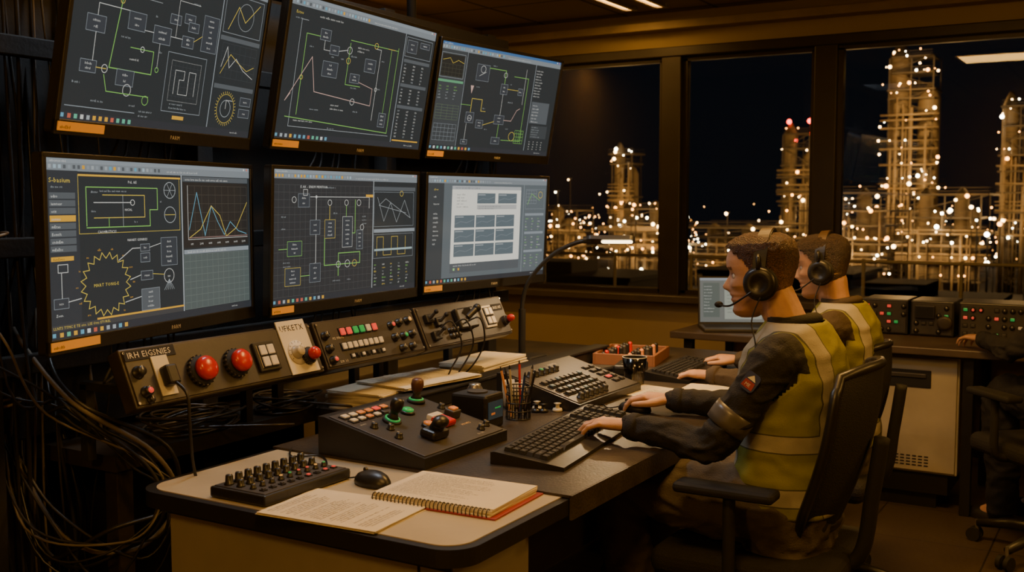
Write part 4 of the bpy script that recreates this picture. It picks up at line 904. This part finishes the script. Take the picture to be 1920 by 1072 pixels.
    for k in('L','R'):
        sg=1 if k=='L' else -1
        limb(b,[(0,sg*.085,.60),(.22,sg*.11,.61),J['kn'+k],((J['kn'+k][0]+J['an'+k][0])/2,J['an'+k][1],.36),J['an'+k]],[.108,.094,.074,.070,.062],trm)
    me=remesh(b,.007,2,'trousers',lambda c:fold(c,.007,15)+crease(c,.008,10));me.materials.clear();me.materials.append(trm);place(me,'trousers',t)
    for k in('L','R'):
        a=Vector(J['an'+k]);b=B();b.sph((a.x,a.y,.07),.055,blackm,16,(1,.9,1.1));b.tube([(a.x-.03,a.y,.05),(a.x+.06,a.y,.05),(a.x+.15,a.y,.045),(a.x+.19,a.y,.04)],[.046,.048,.046,.03],blackm,14,flat=1)
        b.box((a.x+.06,a.y,.012),(.27,.095,.024),blackm,.01);me=remesh(b,.008,2,'shoe');me.materials.clear();me.materials.append(mat('boot_leather',(.02,.016,.013),.5));place(me,'shoe',t)
    if vest:
        rows=[(.60,0,.140,.188),(.66,0,.138,.184),(.74,0,.127,.171),(.82,0,.127,.173),(.88,0,.130,.178),(.93,-.002,.132,.178),(.98,-.004,.128,.160),(1.02,-.006,.115,.144),(1.05,-.007,.098,.128),(1.073,-.007,.082,.112),(1.088,-.006,.070,.092)]
        n=110;vs=[];fs=[];ZZ=np.linspace(.60,1.088,64)
        for z in ZZ:
            cx,dx,wy=[float(np.interp(z,[r[0] for r in rows],[r[i] for r in rows])) for i in (1,2,3)]
            for j in range(n):
                q=2*math.pi*j/n;p=Vector((cx+dx*math.copysign(abs(math.cos(q))**.85,math.cos(q)),wy*math.copysign(abs(math.sin(q))**.85,math.sin(q)),z));nr=Vector((p.x-cx,p.y,0)).normalized();vs.append(p+nr*(fold(p,.006,11)+crease(p,.004,9)+.003*noise.noise(Vector((p.x*26,p.y*26,p.z*9)))))
        for i in range(len(ZZ)-1):
            zc=(ZZ[i]+ZZ[i+1])/2
            for j in range(n):
                if j in (0,1,n-1,n-2) : continue
                qa=2*math.pi*(j+.5)/n
                if zc>.90 and abs(math.cos(qa))<.34*min(1,(zc-.90)/.05) and zc<1.045: continue
                fs.append((i*n+j,i*n+(j+1)%n,(i+1)*n+(j+1)%n,(i+1)*n+j))
        b=B();b.add(vs,fs,vest_mat,True);o=b.obj('safety_vest',t,label='yellow high-visibility vest with silver stripes')
        so=o.modifiers.new('sol','SOLIDIFY');so.thickness=.003;so.offset=1
        s0=Vector(J['shL']);e=Vector(J['elL']);c=s0.lerp(e,.28);d=(s0-e).normalized();out=V(.10,1,0);out=(out-d*out.dot(d)).normalized();x=d.cross(out)
        b=B();P=frame(c+out*.063,x,d,out)
        b.prism(rrect(-.020,-.024,.020,.024,.010,4),-.006,.0,mat('patch_navy',(.03,.04,.10),.7),P);b.prism([(-.016,-.018),(.016,-.018),(.014,.002),(-.014,.002)],0,.0008,mat('patch_red',(.30,.03,.025),.7),P);b.prism([(-.012,.005),(.012,.005),(0,.019)],0,.0008,steel,P);b.text('ME',-.009,-.013,.012,white,.0012,P);b.obj('sleeve_patch',t)
    hs=thing('headset',M@H,'black over-ear headset with tan headband pad and boom microphone','headset','operator headsets')
    arc=[(-.010-.012*math.cos(a),.084*math.sin(a),.012+.110*math.cos(a)) for a in [R(-96+192*j/30) for j in range(31)]]
    b=B();rings=[[Vector(p)+V(.018*cx,0,0)+(Vector((0,p[1],p[2]-.01)).normalized())*.0035*cz for cx,cz in ((-1,-1),(1,-1),(1,1),(-1,1))] for p in arc];b.ringtube(rings,black,sm=False);b.obj('headband',hs)
    rings=[[Vector(p)+V(.016*cx,0,0)+(Vector((0,p[1],p[2]-.01)).normalized())*.0035*cz for cx,cz in ((-1,.9),(1,.9),(1,2.0),(-1,2.0))] for p in arc[8:23]];b=B();b.ringtube(rings,leather,sm=False);b.obj('headband_pad',hs)
    for s in(-1,1):
        T=Tr(-.012,s*.068,-.020)@Rx(-90*s)
        b=B();b.lathe([(.032,-.001),(.046,.004),(.048,.014),(.044,.021)],blackm,T=T,n=32);b.lathe([(.043,.019),(.044,.028),(.038,.034),(.022,.037),(.020,.034),(.001,.034)],black,T=T,n=32)
        b.tube([(-.012,s*.100,.02),(-.012,s*.095,.05),(-.011,s*.086,.055)],.006,black,8);b.obj('ear_cup',hs)
    b=B();b.tube(bez([(.0,.100,-.035),(.03,.102,-.055),(.075,.085,-.078),(.115,.045,-.078)],8),.0028,black,8);b.sph((.118,.040,-.077),.010,blackm,12,(1.3,.9,.9));b.obj('microphone_boom',hs)
    b=B();b.tube(bez([(-.015,.10,-.055),(.01,.11,-.12),(.0,.13,-.2),(.05,.15,-.3),(.03,.12,-.42)],8),.0022,black,6);b.obj('headset_cord',hs)
    return t
J1=dict(head=(.085,0,1.208),shL=(-.005,.174,1.005),elL=(.14,.235,.785),wrL=(.375,.222,.806),dirL=(1,.12,.03),shR=(0,-.174,1.005),elR=(.18,-.255,.80),wrR=(.43,-.215,.800),dirR=(1,.05,.06),
 knL=(.42,.13,.60),knR=(.42,-.13,.60),anL=(.40,.13,.11),anR=(.46,-.13,.11))
person(Tr(-.80,2.80,0)@Rz(180),J1,shirtm,hairm,'person in dark work shirt and yellow vest, typing with headset on',.0030,hyaw=4,hpitch=4)
J2=dict(J1);J2.update(head=(.062,0,1.212),elL=(.17,.24,.80),wrL=(.40,.20,.822),dirL=(1,-.08,.0),wrR=(.43,-.19,.825))
person(Tr(-.92,3.80,-.035)@Rz(180),J2,shirt2,hairb,'person in brown shirt and yellow vest, hands on keyboard, headset on',.0038,hyaw=-2,hpitch=6,hlab='short brown hair')
J3=dict(J1);J3.update(elL=(.22,.25,.83),wrL=(.47,.20,.845),dirL=(1,0,0),elR=(.2,-.22,.83),wrR=(.44,-.18,.845))
person(Tr(-.13,4.80,-.035)@Rz(134),J3,shirtm,hairb,'person in dark shirt reaching to the window desk, headset on',.006,vest=False,hlab='short dark hair',trm=trousd)
# ------------------------------------------------------------------ window desk
t=thing('window_desk',Tr(0,0,0),'dark-topped desk along the window wall','desk')
b=B();b.box((-.78,5.38,.738),(2.55,.76,.035),mat('desk_brown',(.085,.06,.04),.42),.005);b.obj('desk_top',t)
for x in(-1.98,-1.22,-.66,.42):
    for y in(5.08,5.7): B().box((x,y,.36),(.045,.045,.72),black,.003).obj('leg',t)
b=B();b.box((-.78,5.70,.48),(2.4,.02,.45),wallm);b.obj('back_panel',t)
c=thing('drawer_cabinet',Tr(-.94,5.3,0),'cream metal drawer cabinet with recessed dark handle and vents','cabinet')
b=B();b.box((0,.03,.435),(.48,.46,.54),beige,.006);b.box((0,.03,.12),(.40,.44,.10),black);b.box((0,.03,.035),(.3,.4,.07),black);b.obj('cabinet_body',c)
b=B();b.box((0,-.204,.435),(.46,.012,.52),cream,.003)
for i in range(9): 
    for j in range(4): b.box((-.10+.026*i,-.2105,.20+.014*j),(.018,.002,.006),ink)
dr=b.obj('door',c)
b=B();b.box((.02,-.212,.600),(.20,.008,.08),blackm,.003);b.box((.02,-.218,.615),(.16,.010,.02),dgrey,.003);b.obj('recessed_handle',dr)
DZ=.756
def rackunit(x,w,lab,k):
    t=thing('rack_console',Tr(x,5.52,DZ),lab,'control console','rack consoles on the window desk')
    b=B();b.box((0,.04,.087),(w,.26,.170),black,.006);b.obj('case',t)
    T=Tr(0,-.092,0)@Rx(90)
    b=B();b.box((0,.086,.0),(w-.02,.15,.004),dgrey,.001);b.obj('front_plate',t,T)
    rnd=random.Random(k)
    for i in range(int(w/.034)):
        for j in range(4):
            r_=rnd.random();xx=-w/2+.03+i*.034;yy=.026+j*.038
            if r_<.35: put(pbtn(.018,.014,.005,rnd.choice((redl,redl,creamb,dgrey,greenl,dgrey))),'push_button',t,T,xx,yy,z=.002)
            elif r_<.7: put(pknob(.010,.014,black,rnd.choice((None,redl,None))),'knob',t,T,xx,yy,z=.002)
    return t,T
rackunit(-1.10,.22,'black rack unit with small red and white buttons',3)
t,T=rackunit(-.88,.20,'black rack unit with display and round dial',5)
b=B();b.box((-.03,.12,.012),(.09,.06,.024),black,.002);b.box((-.03,.12,.025),(.075,.045,.002),mat('dim_display2',(.02,.02,.02),.2));b.lathe([(.034,.004),(.034,.022),(.022,.024),(.001,.024)],gun,(.06,.07,0));b.obj('meter',t,T)
rackunit(-.60,.32,'black rack unit with many lit buttons and knobs',8)
rackunit(-.20,.40,'black rack unit with red indicator lights',11)
t=thing('laptop',Tr(-1.78,5.22,DZ)@Rz(28),'open laptop with pale document on its screen','laptop')
b=B();b.box((0,0,.008),(.36,.24,.016),dgrey,.004);b.box((0,.03,.0165),(.32,.12,.001),blackm);b.obj('base',t)
Tl=Tr(0,.12,.014)@Rx(80);b=B();b.box((0,.125,-.004),(.36,.255,.008),black,.004);b.obj('lid',t,Tl)
c=Cv(.34,.23);c.rect(0,0,160,90,(.12,.13,.12));c.rect(0,0,160,5,G3);c.rect(60,8,90,76,(.24,.26,.22));c.rect(8,10,40,70,(.08,.10,.09))
for i in range(9): c.text(66,15+i*7,3.4,rw(5,9)+' '+rw(4,9)+' '+rw(3,6),BG)
c.lines(10,12,36,9,6.4,WH,3);c.obj(t,Tl@Tr(-.17,.012,.0005))
b=B();b.tube(bez([(-1.70,5.2,.763),(-1.6,5.12,.760),(-1.5,5.2,.760),(-1.38,5.14,.760),(-1.3,5.25,.760)],8),.004,black,6);b.obj('laptop_cable',label='black cable lying on the window desk by the laptop',cat='cable')
# ------------------------------------------------------------------ exterior
ext=mat('plant_steel',(.045,.036,.025),.7,.1);extd=mat('plant_dark',(.008,.008,.009),.8);pipe=mat('plant_pipe',(.15,.115,.07),.6,.1)
lw=mat('floodlight_warm',(1,.8,.5),.5,emit=30,ecol=(1,.56,.20));la=mat('floodlight_amber',(1,.6,.2),.5,emit=20,ecol=(1,.36,.06));lc=mat('floodlight_white',(1,1,.9),.5,emit=55,ecol=(1,.80,.50));lr=mat('beacon_red',(1,.1,.05),.5,emit=14,ecol=(1,.03,.015))
g=B();g.box((-30,90,-6.5),(300,165,1),extd);g.obj('ground_outside',kind='structure')
def star(b,p,r,m): b.sph(p,r,m,8)
def tower(f,Y,z1,w,nl,lab,cols=2,redtop=False,seed=1,glow=900):
    X=f*Y;rn=random.Random(seed);z0=-6;t=thing('refinery_tower',Tr(X,Y,z0),lab,'refinery tower','refinery towers');h=z1-z0
    for k in range(cols):
        b=B();dx=(k-(cols-1)/2)*w*.62/max(1,cols-1) if cols>1 else 0;hh=h*(1-.18*(k%3));r=w*.46/cols;b.lathe([(r*1.1,0),(r*1.1,hh*.3),(r,hh*.33),(r,hh*.6),(r*1.08,hh*.61),(r*1.08,hh*.63),(r,hh*.64),(r,hh*.93),(r*.6,hh*.97),(r*.2,hh)],pipe,(dx,0,0),16);b.obj('column',t)
    b=B();a=w/2
    n=max(6,int(h/1.4));lv=[h*.92*(i+rn.uniform(-.25,.25))/n for i in range(1,n+1)]
    for sx in(-1,0,1):
        for sy in(-1,1): b.box((sx*a*.9,sy*a*.9,h*.46),(.09,.09,h*.92),ext)
    for i,z in enumerate(lv):
        q=rn.uniform(.7,1.2)
        for s in(-1,1):
            b.box((0,s*a*q,z),(w*q,.14,.14),ext);b.box((s*a*q,0,z),(.14,w*q,.14),ext);b.box((0,s*a*q,z+.5),(w*q,.04,.04),ext);b.box((0,s*a*q,z+.25),(w*q,.03,.03),ext)
            b.tube([(-a*.9,s*a*.9,z-h*.92/n),(a*.9,s*a*.9,z)] if i%2 else [(a*.9,s*a*.9,z-h*.92/n),(-a*.9,s*a*.9,z)],.04,ext,5)
        b.box((0,0,z),(w*q,w*q,.08),ext)
    b.obj('steel_frame',t)
    b=B()
    for k in range(9):
        x=rn.uniform(-a,a);b.tube([(x,-a*1.1,0),(x,-a*1.1,h*rn.uniform(.4,.85))],rn.choice((.05,.08,.12)),pipe,6)
        z=h*rn.uniform(.25,.7);b.tube([(-a*1.2,-a*1.12,z),(a*1.2,-a*1.12,z)],rn.choice((.05,.09)),pipe,6)
    b.obj('pipework',t)
    b=B()
    for i in range(nl):
        z=h*rn.uniform(.3,.95) if rn.random()<.5 else rn.choice(lv)+.5
        star(b,(rn.uniform(-a,a)*1.25,-a*1.25,z),rn.choice((.04,.05,.06,.06,.08,.10,.15)),rn.choice((lw,la,la,lc,lw)))
    o=b.obj('floodlight',t);o['kind']='stuff'
    if redtop:
        for q in ((-w*.35,1.0,.24),(w*.35,1.0,.24),(w*.42,.92,.18),(-w*.1,.88,.15)):
            b=B();b.cyl((q[0],0,h*.8),(q[0],0,h*q[1]),.08,ext);b.obj('beacon_mast',t);b=B();star(b,(q[0],-.3,h*q[1]+.1),q[2],lr);b.obj('beacon',t)
    for zz in (.4,.75):
        L=bpy.data.lights.new('flood','POINT');L.energy=glow;L.color=(1,.52,.16);L.shadow_soft_size=.3;o=bpy.data.objects.new('flood_source',L);COL.objects.link(o);o.parent=t;o.location=(w*.2,-w*.5-4.5,h*zz)
tower(-.182,106,16.5,4.3,64,'tall lit distillation tower with steel platforms at night',2,seed=1,glow=3200)
tower(-.283,102,9.0,2.8,16,'refinery stack with amber lights and red beacons',2,True,seed=2,glow=900)
tower(-.460,99,7.5,2.4,26,'lit cracking tower with amber lamps',2,seed=3,glow=1200)
tower(-.095,97,10.5,2.8,34,'slim lit refinery tower among pipework',2,seed=4,glow=1500)
tower(-.234,90,2.6,6.4,46,'broad lit process structure with pipes',5,seed=5,glow=1700)
tower(-.150,88,2.6,5.6,42,'squat lit process unit with pipes',5,seed=6,glow=1700)
tower(-.4375,90,1.6,5.6,38,'low amber-lit process structure',5,seed=8,glow=1700)
tower(-.526,95,1.2,4.0,18,'small lit process structure',3,seed=9,glow=900)
tower(-.342,94,-.5,7.0,16,'low dim process structure',5,seed=10,glow=500)
tower(-.250,114,2.0,4.4,20,'low lit process block',3,seed=12,glow=900)
rn=random.Random(5)
for k in range(46):
    Y=62+k*.5;f=rn.choice((rn.uniform(-.56,-.40),rn.uniform(-.56,-.08),rn.uniform(-.27,-.08)));z=rn.uniform(-3.5,1.0)+(rn.random()**3)*2.5
    t=thing('lamp_post',Tr(f*Y,Y,-6),'tall yard lamp post glowing among the refinery units','lamp post','yard lamp posts')
    b=B();b.cyl((0,0,0),(0,0,z+6),.04,ext,n=6);b.box((0,-.15,z+6),(.3,.4,.08),ext);b.obj('pole',t)
    b=B();star(b,(0,-.3,z+5.92),rn.choice((.05,.06,.09,.13)),rn.choice((lw,lc,la,lw)));b.obj('lamp_bulb',t)
b=B()
for k in range(620):
    Y=rn.uniform(120,150);f=rn.choice((rn.uniform(-.56,-.38),rn.uniform(-.56,-.08),rn.uniform(-.26,-.07)));star(b,(f*Y,Y,rn.gauss(-3.0,2.0)),rn.choice((.04,.05,.07,.09,.12)),rn.choice((lw,la,la,lc,la)))
b.obj('distant_yard_lights',label='scattered tiny amber lights of the refinery yard',cat='lights',kind='stuff')
for k,(x,y,w,h) in enumerate(((-26,50,9,3.6),(-15,52,7,4.0),(-8,46,6,3.4),(-40,56,8,3.8))):
    b=B();b.box((0,0,h/2),(w,6,h),extd,.05);b.box((0,0,h+.1),(w+.4,6.4,.2),extd);b.prism([(-w*.3,-2),(w*.1,-2),(w*.1,1),(-w*.3,1)],h,h+.8,extd);b.obj('low_building',T=(x,y,-6),label='dark flat-roofed plant building',cat='building',group='plant buildings')
t=thing('balcony_railing',Tr(-3,9,-.3),'steel balcony railing outside the windows','railing')
rl=mat('railing_paint',(.5,.38,.22),.5)
for z in(.62,.92,1.22): b=B();b.tube([(-3.5,0,z),(5.5,0,z)],.014,rl,8);b.obj('rail',t)
for k in range(13): B().cyl((-3.5+.75*k,0,0),(-3.5+.75*k,0,1.24),.016,rl,n=8).obj('post',t)
struct('floor_balcony',(-1.5,7.9,-.4),(12,2.8,.2),extd)
t=thing('added_railing_lamp',Tr(-2.2,6.62,2.75),'added unseen amber lamp above windows, lighting the balcony railing','lamp')  # unseen lamp added outside only to light the railing
b=B();b.box((0,-.04,0),(.24,.10,.14),blackm,.02);b.obj('lamp_body',t);b=B();b.sph((0,.05,-.02),.06,lampw,16,(1.5,.7,.8));b.obj('lamp_lens',t)
L=bpy.data.lights.new('lamp_light','POINT');L.energy=26;L.color=AMB;L.shadow_soft_size=.06;o=bpy.data.objects.new('lamp_light',L);COL.objects.link(o);o.parent=t;o.location=(0,.22,-.06)
w=bpy.data.worlds.new('night');scene.world=w;w.use_nodes=True
w.node_tree.nodes['Background'].inputs[0].default_value=(.0030,.0036,.005,1);w.node_tree.nodes['Background'].inputs[1].default_value=1
